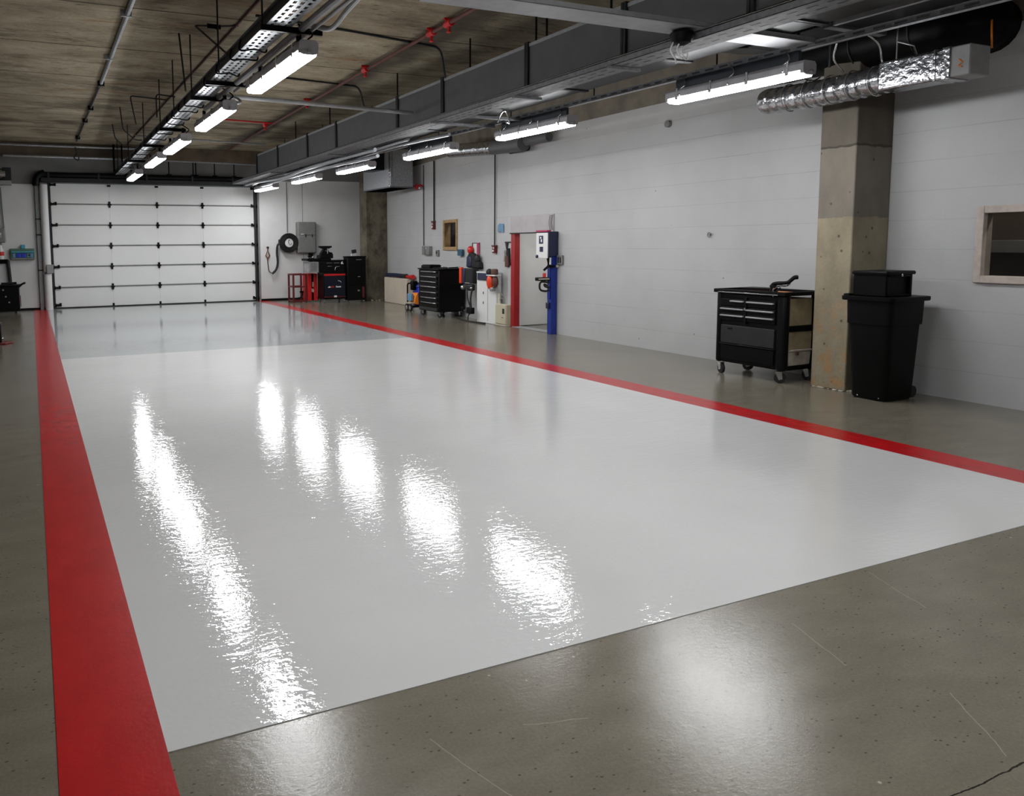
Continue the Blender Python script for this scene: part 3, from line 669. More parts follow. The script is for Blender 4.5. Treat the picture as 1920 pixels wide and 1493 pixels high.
for y in (6.3, 7.35, 7.55, 9.0, 11.2, 14.2, 16.3): MB().cyl((0.04, y, 0.43), (0.04, y, CEIL - 3.37 - 0.001), 0.012, 8).done('hanger_rod', 'black_metal', DU)
T2 = thing('cable_tray', 'galvanised channel tray along the lower edge of the grey duct', 'cable tray', (5.04, 0, 3.245))
m = MB(); m.bx(0, 0.29, 2.5, 21.3, 0.0, 0.004); m.bx(0, 0.005, 2.5, 21.3, 0, 0.06); m.bx(0.285, 0.29, 2.5, 21.3, 0, 0.06); m.done('channel', 'tray_galv', T2)
m = MB(); m.bx(0.0, 0.012, 2.5, 21.3, 0.052, 0.066); m.done('top_lip', 'steel', T2)
m = MB(); y = 2.7
while y < 21: m.bx(0.08, 0.1, y, y + 0.08, -0.0015, 0.002); m.bx(0.18, 0.2, y, y + 0.08, -0.0015, 0.002); y += 0.16
m.bx(0.081, 0.199, 2.6, 21.1, 0.001, 0.003); m.done('slot_strip', 'dark_metal', T2)
for y in (6.05, 7.65, 9.65, 13.75, 17.5):
    m = MB(); m.bx(-0.03, 0.34, y - 0.025, y + 0.025, -0.03, -0.002); m.done('support_strut', 'tray_galv', T2, 0.003)
for k, (x, z, r, ya, yb) in enumerate(((5.42, 3.20, 0.035, 12.5, 21.2), (5.52, 3.24, 0.03, 11.5, 21.0), (5.64, 3.18, 0.035, 13.0, 20.8), (5.75, 3.22, 0.025, 10.5, 20.5))):
    lab = ['silver conduit beside the channel tray, first next to it', 'silver conduit beside the channel tray, second from it', 'silver conduit beside the channel tray, third from it', 'thin silver conduit next to the light trunking'][k]
    pts = [(x + 0.05 * math.sin(j * 1.3 + k), ya + (yb - ya) * j / 9, z + 0.025 * math.sin(j * 0.9 + k * 2)) for j in range(10)]
    pipe('conduit', lab, 'pipe', smooth_path(pts, 4), r, 'galv', group='silver conduits between duct and trunking')
tag(MB().bx(5.332, 6.2, 9.2, 9.25, 3.25, 3.284).done('cross_strut', 'tray_galv'), 'steel strut beside the looped cable between channel tray and light trunking', 'strut')
tag(MB().bx(5.332, 6.18, 9.9, 9.94, 3.25, 3.284).done('cross_strut', 'tray_galv'), 'steel strut beyond the looped cable between channel tray and light trunking', 'strut')
m = MB().tube(smooth_path([(5.75, 9.15, 3.2), (5.78, 9.1, 3.32), (5.85, 9.1, 3.33), (5.9, 9.1, 3.2), (5.82, 9.05, 3.19)]), 0.012, 8); tag(m.done('cable_loop', 'steel'), 'looped silver cable between channel tray and light trunking', 'cable')
# trunking over the right lights
TR = thing('lighting_trunking', 'slim perforated metal trunking carrying the lights along the white wall', 'trunking', (rowx(0), 0, 3.285), RA)
m = MB(); m.bx(-0.035, 0.035, -1.5, 21.4, 0.0, 0.004); m.bx(-0.035, -0.031, -1.5, 21.4, 0, 0.05); m.bx(0.031, 0.035, -1.5, 21.4, 0, 0.05); m.bx(-0.05, -0.031, -1.5, 21.4, 0.046, 0.05); m.done('channel', 'galv', TR)
m = MB(); y = -1.3
while y < 21: m.bx(-0.0365, -0.03, y, y + 0.1, 0.015, 0.033); y += 0.17
m.bx(-0.034, -0.032, -1.35, 21.1, 0.016, 0.03); m.done('slot_strip', 'duct_metal', TR)
for y in (5.2, 6.0, 7.8, 9.5, 11.5, 14, 16.5, 19): MB().cyl((0, y, 0.004), (0, y, CEIL - 3.285 - 0.001), 0.008, 8).done('hanger_rod', 'dark_metal', TR)
# steel cross channel
B1 = thing('cross_channel', 'flat light grey steel channel crossing under the long duct', 'beam', (0, 5.05, 3.315))
m = MB(); m.bx(2.6, 6.35, -0.14, 0.14, 0.0, 0.006); m.bx(2.6, 6.35, -0.14, -0.134, 0, 0.042); m.bx(2.6, 6.35, 0.134, 0.14, 0, 0.042); m.done('channel', 'strip_grey', B1, 0.002)
m = MB(); m.cyl((2.7, 0, 0.006), (2.7, 0, CEIL - 3.316), 0.012, 8); m.done('hanger_rod', 'dark_metal', B1)
m = MB(); m.cyl((6.28, 0, 0.006), (6.28, 0, CEIL - 3.316), 0.012, 8); m.done('hanger_rod', 'dark_metal', B1)
SN = thing('smoke_detector', 'black round sensor with loose white wires under the cross channel', 'sensor', (4.93, 5.05, 3.31))
MB().lathe([(0.02, -0.12), (0.075, -0.10), (0.095, -0.05), (0.095, -0.02), (0.07, 0.0), (0.05, 0.005)], n=20).done('body', 'black_plastic', SN)
for k, (a, b) in enumerate(((-0.07, 0.02), (-0.03, -0.01), (0.05, 0.02))):
    MB().tube(smooth_path([(a, b, -0.09), (a - 0.03, b, -0.16), (a + 0.02, b, -0.22), (a + 0.035, b, -0.26 + 0.05 * k)]), 0.006, 6).done('loose_wire', 'white', SN)
# second dark duct, black insulated duct, silver flexible duct
D3 = thing('air_duct', 'dark rectangular duct between the cross channel and the pillar', 'duct', (6.62, 0, 3.52))
for a, b in ((2.4, 4.98), (5.04, 5.9)): MB().bx(0, 0.7, a, b, 0, 0.6).done('duct_section', 'black_metal', D3, 0.008)
MB().bx(-0.03, 0.73, 4.97, 5.05, -0.03, 0.63).done('flange', 'duct_metal', D3, 0.004)
m = MB(); m.bx(-0.012, 0.03, 2.4, 4.97, -0.02, 0.03); m.done('bottom_seam', 'strip_grey', D3, 0.003)
MB().prism([(5.9, 0), (6.6, 0.14), (6.6, 0.55), (5.9, 0.6)], 0.05, 0.65, 'X').done('reducer', 'black_metal', D3, 0.006)
BD = thing('insulated_duct', 'fat black insulated duct bending into the wall above the silver duct', 'duct', (7.93, 0, 3.58))
pts = smooth_path([(0, 6.7, 0.05), (0, 5.6, 0.02), (0.0, 5.0, 0.0), (0.08, 4.72, 0.0), (0.26, 4.62, 0.0), (0.42, 4.62, 0)], 6)
MB().tube(pts, [0.24 + 0.008 * math.sin(i * 2.1) for i in range(len(pts))], 20).done('sleeve', 'black_plastic', BD)
for yy in (5.0, 5.6, 6.2): MB().tube([(0.25 * math.cos(a), yy, 0.02 + 0.25 * math.sin(a)) for a in [2 * PI * i / 24 for i in range(24)]], 0.008, 6, True).done('band', 'dark_metal', BD)
m = MB().tube(smooth_path([(0.1, 4.46, 0.02), (0.0, 4.40, -0.12), (0.02, 4.40, -0.28)]), 0.008, 6); m.done('strap', 'orange', BD)
MB().cyl((-0.3, 5.75, -0.2), (-0.3, 5.75, CEIL - 3.581), 0.014, 8).done('hanger_rod', 'dark_metal', BD)
FD = thing('flexible_duct', 'shiny silver flexible duct crossing in front of the pillar top', 'duct', (7.5, 0, 3.12))
pr = []; y = 6.42
while y > 5.02:
    pr.append(((0.0, y, 0.012 * math.sin(y * 3)), 0.125)); pr.append(((0, y - 0.05, 0.012 * math.sin(y * 3)), 0.137)); pr.append(((0, y - 0.1, 0.012 * math.sin(y * 3)), 0.137)); y -= 0.115
MB().tube([p for p, r in pr], [r for p, r in pr], 22).done('corrugated_hose', 'foil', FD)
for yy in (5.15, 5.38, 5.62, 5.86, 6.1): MB().tube([(0.142 * math.cos(a), yy, 0.142 * math.sin(a)) for a in [2 * PI * i / 24 for i in range(24)]], 0.006, 6, True).done('band', 'steel', FD)
m = MB(); m.bx(-0.135, 0.13, 4.42, 5.05, -0.125, 0.14); m.done('foil_box', 'foil', FD, 0.02)
m = MB(); m.bx(-0.142, 0.138, 4.40, 4.47, -0.132, 0.147); m.bx(-0.142, 0.138, 4.52, 4.545, -0.13, 0.145); m.done('foil_tape', 'foil', FD, 0.006)
MB().bx(-0.13, 0.15, 4.24, 4.41, -0.12, 0.14).done('end_plenum', 'grey_plastic', FD, 0.012)
MB().tube([(-0.133, 4.33, 0.02), (-0.135, 4.30, -0.01), (-0.133, 4.335, -0.03), (-0.134, 4.30, -0.05)], 0.006, 6).done('yellow_mark', 'orange', FD)
m = MB().tube(smooth_path([(0, 5.5, 0.15), (-0.12, 5.52, 0.3), (-0.25, 5.3, 0.5), (-0.1, 5.1, 0.35), (0, 5.1, 0.16)]), 0.01, 6); m.done('hanger_wire', 'steel', FD)
m = MB(); m.cyl((-0.1, 4.9, 0.14), (-0.1, 4.9, 0.5), 0.007, 6); m.tube([(-0.1, 4.9, 0.3), (-0.02, 4.8, 0.25), (0.05, 4.8, 0.15)], 0.008, 6); m.done('hanger_wire', 'steel', FD)
F2 = thing('flexible_duct', 'shorter silver flexible duct high on the white wall above the doorway', 'duct', (8.08, 0, 3.4))
pr = []; y = 14.7
while y > 12.95: pr.append(((0, y, 0.07 * (y - 13))), ); y -= 0.05
MB().tube(pr, [0.125 + (0.012 if i % 2 else 0) for i in range(len(pr))], 16).done('corrugated_hose', 'foil', F2)
MB().cyl((0, 12.98, 0.0), (0, 12.0, -0.04), 0.135, 18).done('sleeve', 'duct_metal', F2)
MB().cyl((0.05, 12.1, 0.0), (0.08, 11.35, 0.0), 0.08, 16).done('outlet', 'duct_metal', F2)
MB().cyl((0.12, 12.6, -0.1), (0.12, 12.05, -0.1), 0.06, 14).done('outlet', 'dark_metal', F2)
SD = thing('duct_drop', 'square silver foil duct drop hanging by the far stained pillar', 'duct', (8.12, 17.8, 2.98))
m = MB(); m.taper(0, (0.0, 0.62, 0.0, 1.75), 0.95, (0.0, 0.62, 0.0, 1.75)); m.done('box', 'galv', SD, 0.02)
m = MB(); m.bx(-0.015, 0.06, -0.015, 0.08, 0.02, 0.95); m.done('foil_tape', 'foil', SD, 0.01)
m = MB(); m.bx(-0.02, 0.64, -0.02, 1.77, 0.0, 0.03); m.done('bottom_flange', 'duct_metal', SD, 0.004)
MB().bx(-0.6, 0.0, 0.35, 1.1, 0.45, 0.9).done('side_branch', 'black_metal', SD, 0.02)
RV = thing('fire_valve', 'red valve on the wall beside the square silver duct drop', 'valve', (fx(18.0) - 0.06, 18.0, 3.03))
m = MB(); m.cyl((-0.02, 0.15, 0), (-0.02, -0.3, 0), 0.035, 10); m.cyl((-0.05, -0.1, -0.08), (-0.05, -0.1, 0.06), 0.03, 10); m.done('body', 'red', RV)
MB().ball((-0.05, -0.28, -0.05), 0.05, 8).done('cap', 'steel', RV)

# ------------------------------------------------------------------ pipes and rods at the end wall
pipe('end_pipe', 'upper galvanised pipe along the end wall beam', 'pipe', [(-6.9, 21.55, 4.10), (1.0, 21.55, 4.10), (2.6, 21.55, 4.11)], 0.03, 'galv')
pipe('end_pipe', 'lower galvanised pipe along the end wall, passing the looped hanger', 'pipe', [(-0.5, 21.55, 3.83), (2.6, 21.55, 3.84)], 0.034, 'galv')
pipe('end_pipe', 'grey pipe above the overhead door carrying the drop rods', 'pipe', [(2.7, 21.95, 3.89), (6.25, 21.95, 3.84)], 0.026, 'grey_pipe')
pipe('end_pipe', 'thin grey pipe near the ceiling between tray and duct at the end', 'pipe', [(2.2, 18.18, 4.0), (5.19, 18.4, 3.96)], 0.02, 'grey_pipe')
for k, (x, z) in enumerate(((3.42, 3.86), (4.05, 3.86), (4.12, 3.86), (4.62, 3.86), (5.15, 3.84))):
    lab = ['first drop rod from the tray above the overhead door', 'second drop rod from the tray above the overhead door', 'third drop rod from the tray above the overhead door, close beside the second', 'fourth drop rod from the tray above the overhead door', 'drop rod above the overhead door next to the duct'][k]
    x *= 1.02; m = MB(); m.cyl((x, 21.98, 3.495), (x, 21.98, z + 0.04), 0.016, 8); m.box((x, 21.98, 3.51), (0.12, 0.06, 0.03)); tag(m.done('drop_rod', 'black_metal'), lab, 'rod', 'drop rods above the overhead door')
m = MB(); m.cyl((2.05, 21.5, 3.5), (2.05, 21.5, 4.19), 0.025, 8); m.cyl((2.25, 21.5, 3.55), (2.25, 21.5, 4.19), 0.02, 8); tag(m.done('tray_post', 'black_metal'), 'pair of black posts holding the end of the perforated tray', 'post')
m = MB(); m.tube(smooth_path([(1.15, 21.5, 4.09), (1.16, 21.5, 3.9), (1.1, 21.48, 3.83), (1.2, 21.48, 3.76), (1.22, 21.48, 3.85)]), 0.014, 6); tag(m.done('pipe_hanger', 'dark_metal'), 'looped pipe hanger between the two end wall pipes', 'hanger')
MO = thing('door_motor', 'grey door motor with silver housing high on the end wall', 'motor', (-0.62, 21.6, 3.12))
MB().bx(-0.25, 0.27, -0.2, 0.2, 0.0, 0.10).done('shelf', 'grey_plastic', MO, 0.01)
MB().cyl((-0.25, 0, 0.26), (0.15, 0, 0.26), 0.14, 16).done('housing', 'steel', MO)
MB().bx(0.08, 0.28, -0.12, 0.12, 0.10, 0.42).done('gearbox', 'dark_metal', MO, 0.02)
m = MB(); m.cyl((0.0, -0.1, 0.3), (0.0, -0.22, 0.3), 0.05, 10); m.done('terminal', 'steel', MO)

# ------------------------------------------------------------------ left end: wall items, trolley
pipe('wall_conduit', 'grey vertical conduit on the end wall near the blue tool rack', 'pipe', [(-0.6, 22.10, 3.1), (-0.56, 22.10, 1.75)], 0.022, 'grey_pipe')
pipe('wall_conduit', 'black vertical pole on the end wall above the black trolley', 'pipe', [(-0.53, 22.08, 1.28), (-0.5, 22.08, 0.72)], 0.04, 'dark_metal')
EB = thing('switch_box', 'rounded grey switch box on the end wall above the spray bottle', 'switch', (-0.68, 22.05, 1.72))
MB().bx(-0.1, 0.12, -0.1, 0.1, 0, 0.36).done('case', 'grey_box', EB, 0.03)
MB().bx(-0.03, 0.03, -0.13, -0.1, 0.12, 0.25).done('switch', 'steel', EB, 0.01)
DS = thing('spray_bottle', 'white spray bottle with red band below the grey switch box', 'bottle', (-0.68, 21.98, 1.31))
MB().lathe([(0.06, 0), (0.07, 0.02), (0.07, 0.22), (0.03, 0.3), (0.03, 0.36)], n=16).done('bottle', 'white_paint', DS)
MB().lathe([(0.072, 0.09), (0.073, 0.1), (0.073, 0.18), (0.072, 0.19)], n=16).done('label_band', 'red', DS)
MB().bx(-0.03, 0.05, -0.03, 0.03, 0.35, 0.41).done('cap', 'steel', DS, 0.01)
m = MB(); m.bx(-0.95, -0.52, 21.85, 22.15, 1.27, 1.31); m.bx(-0.9, -0.55, 22.1, 22.15, 1.2, 1.3); tag(m.done('wall_bracket', 'black_metal', None, 0.005), 'black wall bracket carrying the white spray bottle', 'bracket')
TRk = thing('tool_rack', 'blue and green wall rack with blue cards on the end wall', 'rack', (-0.47, 22.14, 1.30))
MB().bx(0, 0.56, -0.08, 0.0, 0.0, 0.27).done('back_panel', 'green', TRk, 0.008)
MB().bx(0.03, 0.55, -0.115, -0.07, 0.17, 0.20).done('rail', 'teal', TRk, 0.004)
MB().bx(0.02, 0.56, -0.13, -0.08, 0.0, 0.035).done('tray', 'grey_box', TRk, 0.004)
for k, (x, c) in enumerate(((0.05, 'sticker_blue'), (0.14, 'bright_blue'), (0.26, 'bright_blue'), (0.38, 'sticker_blue'), (0.46, 'sticker_blue'))):
    MB().bx(x, x + (0.09 if c == 'bright_blue' else 0.06), -0.1, -0.078, 0.045, 0.15).done('card', c, TRk, 0.004)
m = MB(); m.box((0.42, -0.102, 0.1), (0.06, 0.012, 0.02), ry=0.6); m.ball((0.44, -0.1, 0.115), 0.018, 6); m.done('tool_symbol', 'navy', TRk)
MB().bx(0.25, 0.35, -0.07, 0.0, 0.27, 0.37).done('hook_block', 'teal', TRk, 0.01)
BT = thing('tool_trolley', 'black tool trolley with a push handle under the blue tool rack', 'trolley', (-1.15, 21.15, 0))
MB().bx(0, 0.85, 0, 0.55, 0.06, 0.66).done('body', 'black_plastic', BT, 0.02)
MB().bx(-0.02, 0.87, -0.02, 0.57, 0.66, 0.70).done('top_tray', 'black_metal', BT, 0.01)
MB().tube(fillet([(0.75, 0.05, 0.55), (0.93, 0.05, 0.72), (0.98, 0.05, 0.73), (0.98, 0.5, 0.73), (0.75, 0.5, 0.6)], 0.05), 0.022, 8).done('handle', 'black_metal', BT)
for x, z in ((0.55, 0.42), (0.62, 0.28), (0.5, 0.58)): MB().cyl((x, -0.03, z), (x, 0.0, z), 0.022, 10).done('knob', 'steel', BT)
m = MB(); m.bx(0.86, 0.875, 0.1, 0.4, 0.15, 0.42); m.done('red_reflector', 'dark_red', BT, 0.005)
m = MB(); m.box((0.6, 0.2, 0.73), (0.3, 0.06, 0.05), 0.5); m.box((0.7, 0.35, 0.73), (0.2, 0.05, 0.05), -0.4); m.done('pump_tools', 'black_metal', BT, 0.01)
for x in (0.1, 0.75):
    for y in (0.08, 0.47): MB().cyl((x - 0.02, y, 0.045), (x + 0.02, y, 0.045), 0.045, 14).done('wheel', 'rubber', BT)
ST = thing('jack_stand', 'black jack stand with a flat foot beside the red floor stripe', 'stand', (-0.75, 14.45, 0))
MB().bx(-0.1, 0.245, 0, 0.3, 0.03, 0.355).done('column', 'black_metal', ST, 0.02)
m = MB(); m.prism([(-0.25, -0.02), (0.3, -0.06), (0.41, 0.1), (0.38, 0.2), (0.25, 0.34), (-0.25, 0.34)], 0.0, 0.03, 'Z'); m.done('foot', 'dark_red', ST, 0.006)
MB().ball((0.25, 0.02, 0.1), 0.02, 8).done('bolt', 'steel', ST)

# ------------------------------------------------------------------ end wall right of the door
HR = thing('hose_reel', 'round black hose reel with white hub on the end wall', 'hose reel', (6.80, 22.14, 1.66))
MB().tube([(0.2 * math.cos(a), -0.1, 0.2 * math.sin(a)) for a in [2 * PI * i / 32 for i in range(32)]], 0.08, 12, True).done('coiled_hose', 'black_plastic', HR)
for k in range(5): MB().tube([((0.14 + 0.032 * k) * math.cos(a), -0.165 - 0.02 * math.sin(k * 0.8), (0.14 + 0.032 * k) * math.sin(a)) for a in [2 * PI * i / 32 for i in range(32)]], 0.014, 6, True).done('hose_turn', 'rubber', HR)
MB().lathe([(0.02, -0.17), (0.12, -0.165), (0.14, -0.13), (0.14, 0.03)], axis='Y', n=28).done('hub', 'white_paint', HR)
m = MB(); m.tube(smooth_path([(-0.02, -0.178, 0.09), (-0.025, -0.18, 0.0), (0.03, -0.18, -0.05), (0.07, -0.18, 0.0)]), 0.009, 6); m.box((0.0, -0.178, 0.085), (0.07, 0.01, 0.012)); m.done('guide_arm', 'grey_box', HR)
MB().bx(-0.27, -0.21, -0.12, 0.03, -0.02, 0.1).done('nozzle_guide', 'black_metal', HR, 0.01)
m = MB().tube(smooth_path([(-0.25, -0.1, 0.0), (-0.33, -0.1, -0.08), (-0.35, -0.09, -0.3), (-0.33, -0.09, -0.55), (-0.38, -0.09, -0.75), (-0.5, -0.09, -0.88)]), 0.032, 8); m.done('hanging_hose', 'dark_metal', HR)
m = MB().tube(smooth_path([(-0.27, -0.1, -0.06), (-0.29, -0.1, -0.3), (-0.32, -0.1, -0.5)]), 0.01, 6); m.done('cord', 'grey_box', HR)
HK = thing('air_gun', 'small red corded air gun hanging on the end wall beside the door', 'tool', (6.2, 22.12, 0.8))
m = MB(); m.tube(smooth_path([(0.1, 0, 0.0), (0.03, 0, 0.06), (0.0, 0, 0.25), (-0.01, 0, 0.42)]), 0.013, 6); m.done('cord', 'rust_red', HK)
m = MB(); m.tube([(0, 0, 0.40), (-0.06, 0, 0.5), (0, 0, 0.66), (0.06, 0, 0.5)], 0.014, 6, True); m.cyl((0, 0, 0.64), (0, 0, 0.74), 0.012, 6); m.done('hook', 'dark_red', HK)
MB().ball((0, 0, 0.5), 0.045, 8, (0.8, 0.6, 1.4)).done('grip', 'sack', HK)
m = MB(); m.lathe([(0.035, 0), (0.035, -0.03), (0.02, -0.04)], (6.21, 22.165, 1.53), 14, 'Y'); tag(m.done('wall_plug', 'dark_metal'), 'small dark round plug on the end wall above the air gun', 'plug')
EC = thing('electrical_cabinet', 'grey metal electrical cabinet on the end wall beside the hose reel', 'cabinet', (7.06, 22.17, 1.36))
m = MB(); m.bx(0.0, 0.56, -0.2, 0.0, 0.0, 0.9); m.done('body', 'grey_box', EC, 0.02)
MB().bx(0.02, 0.54, -0.215, -0.19, 0.02, 0.50).done('lower_cover', 'grey_box', EC, 0.012)
MB().bx(0.02, 0.54, -0.215, -0.19, 0.52, 0.88).done('upper_cover', 'grey_box', EC, 0.012)
MB().bx(0.09, 0.18, -0.222, -0.21, 0.54, 0.56).done('label_plate', 'white', EC, 0.002)
for x in (0.22, 0.42): MB().bx(x, x + 0.03, -0.225, -0.21, 0.46, 0.55).done('latch', 'dark_metal', EC, 0.004)
MB().bx(0.36, 0.47, -0.15, -0.04, -0.25, 0.0).done('cable_boot', 'black_metal', EC, 0.01)
pipe('wall_conduit', 'thin grey conduit on the end wall above the hose reel', 'pipe', [(6.80, 22.13, 3.4), (6.80, 22.13, 1.95)], 0.008, 'dark_metal')

# ---- red rack, tool chest, vise, tall cabinet
RR = thing('red_rack', 'open red steel rack beside the black tool chest at the end wall', 'rack', (6.56, 20.95, 0))
def bar(*a): MB().bx(*a).done('frame_bar', 'dark_red', RR, 0.005)
for x in (0.0, 0.36):
    for y in (0.0, 0.42): bar(x, x + 0.05, y, y + 0.05, 0, 0.80)
for z in (0.02, 0.42, 0.76):
    bar(0.05, 0.36, 0.0, 0.04, z, z + 0.04); bar(0.05, 0.36, 0.43, 0.47, z, z + 0.04)
    bar(0.0, 0.04, 0.05, 0.42, z, z + 0.04)
MB().bx(0.42, 0.53, -0.05, 0.40, 0.05, 0.80).done('side_panel', 'red', RR, 0.006)
MB().bx(0.60, 0.70, -0.05, 0.40, 0.05, 0.80).done('side_panel', 'red', RR, 0.006)
MB().bx(0.53, 0.60, -0.0, 0.40, 0.05, 0.8).done('inner_panel', 'black_metal', RR, 0.004)
m = MB(); m.box((0.57, -0.02, 0.33), (0.1, 0.03, 0.09), ry=0.4); m.box((0.58, -0.02, 0.5), (0.04, 0.03, 0.14)); m.done('hanging_tag', 'sack', RR, 0.01)
m = MB(); m.tube(smooth_path([(6.66, 21.2, 0.105), (6.8, 21.2, 0.11), (6.9, 21.2, 0.16), (6.91, 21.2, 0.28), (6.86, 21.2, 0.30)]), 0.022, 8); m.bx(6.84, 6.95, 21.18, 21.22, 0.26, 0.31); tag(m.done('pry_bar', 'black_metal', None, 0), 'bent black pry bar lying inside the open red rack', 'tool')
TC = thing('tool_chest', 'dark tool chest with red bands and white lettering beside the red rack', 'tool chest', (7.28, 20.45, 0))
MB().bx(0.0, 0.66, 0, 0.5, 0.10, 0.84).done('body', 'black_metal', TC, 0.012)
MB().bx(0.03, 0.63, -0.012, 0.0, 0.17, 0.74).done('door', 'ink', TC, 0.006)
MB().bx(0.02, 0.64, -0.02, 0.0, 0.745, 0.80).done('red_band', 'red', TC, 0.005)
MB().bx(0.02, 0.64, -0.018, 0.0, 0.15, 0.175).done('red_band', 'dark_red', TC, 0.003)
m = MB()
for k, (x, wd, hh) in enumerate(((0.13, 0.02, 0.025), (0.155, 0.02, 0.04), (0.18, 0.018, 0.03), (0.36, 0.02, 0.05), (0.39, 0.02, 0.035), (0.415, 0.025, 0.03), (0.445, 0.025, 0.035), (0.475, 0.03, 0.035))): m.bx(x, x + wd, -0.016, -0.011, 0.42, 0.42 + hh)
m.tube([(0.42 + 0.1 * math.cos(a), -0.014, 0.53 + 0.08 * math.sin(a)) for a in (1.6, 1.2, 0.8, 0.4)], 0.008, 5); m.done('white_lettering', 'white', TC)
m = MB(); m.bx(0.22, 0.245, -0.016, -0.011, 0.42, 0.46); m.bx(0.25, 0.275, -0.016, -0.011, 0.42, 0.455); m.bx(0.28, 0.30, -0.016, -0.011, 0.42, 0.46); m.done('red_lettering', 'red', TC)
m = MB(); m.bx(0.30, 0.38, -0.022, -0.017, 0.15, 0.2); m.done('badge', 'white', TC)
for x in (0.05, 0.61):
    for y in (0.06, 0.44):
        w_ = MB().cyl((x - 0.018, y, 0.045), (x + 0.018, y, 0.045), 0.045, 14).done('caster', 'steel', TC)
        MB().bx(x - 0.026, x + 0.026, y - 0.02, y + 0.02, 0.05, 0.1).done('fork', 'steel', w_, 0.004)
UC = thing('top_chest', 'black drawer chest with grey end standing on the dark tool chest', 'tool chest', (6.86, 20.47, 0.84))
MB().bx(0.32, 1.06, 0, 0.48, 0, 0.32).done('body', 'black_metal', UC, 0.012)
MB().bx(0.02, 0.31, 0.02, 0.46, 0.0, 0.30).done('grey_end', 'grey_plastic', UC, 0.012)
MB().bx(0.07, 0.24, 0.005, 0.021, 0.05, 0.27).done('recess_panel', 'grey_box', UC, 0.008)
MB().bx(-0.03, 0.66, -0.02, 0.50, 0.32, 0.385).done('work_top', 'black_plastic', UC, 0.012)
MB().bx(0.66, 1.08, -0.01, 0.49, 0.32, 0.335).done('lid', 'black_metal', UC, 0.005)
for x, z, w_ in ((0.52, 0.25, 0.16), (0.74, 0.25, 0.16), (0.55, 0.16, 0.12), (0.78, 0.15, 0.13)): MB().bx(x, x + w_, -0.015, 0.001, z, z + 0.014).done('drawer_handle', 'steel', UC, 0.004)
m = MB(); m.tube([(0.76, -0.012, 0.06), (0.79, -0.012, 0.14), (0.86, -0.012, 0.15)], 0.007, 5); m.done('logo_stroke', 'steel', UC)
m = MB(); m.box((0.97, -0.012, 0.26), (0.03, 0.012, 0.07), ry=0.5); m.box((0.99, -0.012, 0.235), (0.05, 0.012, 0.02)); m.done('latch', 'white', UC)
VI = thing('bench_vise', 'black bench vise standing on the black drawer chest', 'vise', (7.42, 20.72, 1.225))
MB().bx(-0.18, 0.2, -0.16, 0.16, 0, 0.09).done('base', 'black_metal', VI, 0.012)
MB().prism([(-0.15, 0.085), (0.24, 0.085), (0.2, 0.16), (0.12, 0.17), (0.08, 0.26), (-0.04, 0.26), (-0.12, 0.15)], -0.07, 0.07).done('body', 'black_metal', VI, 0.01)
MB().prism([(-0.16, 0.34), (-0.16, 0.3), (-0.06, 0.26), (0.1, 0.26), (0.2, 0.3), (0.2, 0.34)], -0.06, 0.06).done('jaws', 'black_metal', VI, 0.006)
m = MB(); m.cyl((0.02, -0.2, 0.2), (0.02, 0.0, 0.2), 0.02, 10); m.done('screw', 'steel', VI)
m = MB(); m.cyl((0.02, -0.2, 0.13), (0.02, -0.2, 0.28), 0.01, 8); m.done('handle', 'steel', VI)
m = MB(); m.ball((7.04, 20.6, 1.255), 0.03, 8); m.cyl((6.9, 20.6, 1.24), (7.0, 20.62, 1.24), 0.014, 8); tag(m.done('socket_tool', 'steel'), 'small bright socket tool lying on the black drawer chest top', 'tool')
m = MB(); m.prism([(6.98, 1.225), (7.02, 1.225), (7.04, 1.30), (6.96, 1.30)], 20.75, 20.82); tag(m.done('funnel', 'black_plastic'), 'small dark funnel on the drawer chest under the electrical cabinet', 'funnel')
TB = thing('tall_cabinet', 'tall black tool cabinet against the stained far pillar', 'cabinet', (7.96, 20.38, 0))
MB().bx(0, 0.56, 0, 0.30, 0.05, 1.26).done('body', 'black_metal', TB, 0.02)
MB().bx(0.02, 0.54, -0.012, 0.0, 0.45, 1.1).done('door', 'black_plastic', TB, 0.006)
MB().bx(-0.015, 0.575, -0.015, 0.31, 1.24, 1.275).done('lid', 'black_plastic', TB, 0.012)
MB().bx(0.26, 0.42, -0.02, 0.0, 1.17, 1.185).done('handle', 'steel', TB, 0.004)
MB().bx(0.30, 0.38, -0.02, -0.008, 0.70, 0.715).done('handle', 'steel', TB, 0.004)
MB().bx(0.44, 0.50, -0.016, 0.0, 0.12, 0.42).done('red_strip', 'dark_red', TB, 0.004)
MB().bx(0.3, 0.36, -0.02, -0.0, 0.3, 0.34).done('badge', 'grey_box', TB, 0.004)
for x in (0.06, 0.5): MB().cyl((x - 0.02, 0.06, 0.03), (x + 0.02, 0.06, 0.03), 0.03, 12).done('caster', 'steel', TB)
SPK = thing('portable_lamp', 'small dark lamp head on a white stand atop the tall black cabinet', 'lamp', (8.2, 20.52, 1.275))
MB().bx(-0.06, 0.08, -0.03, 0.05, 0.0, 0.06).done('stand', 'white_paint', SPK, 0.01)
MB().box((0.02, 0, 0.13), (0.13, 0.06, 0.1), 0, 0, -0.15).done('head', 'dark_metal', SPK, 0.01)
m = MB()
for k in range(14): m.ball((8.7 + random.random() * 0.8, 20.45 + random.random() * 0.2, 0.012), random.uniform(0.012, 0.035), 6, (1, 1, 0.6))
tag(m.done('rubble', 'sack'), 'pale rubble bits at the foot of the stained far pillar', 'rubble', kind='stuff')

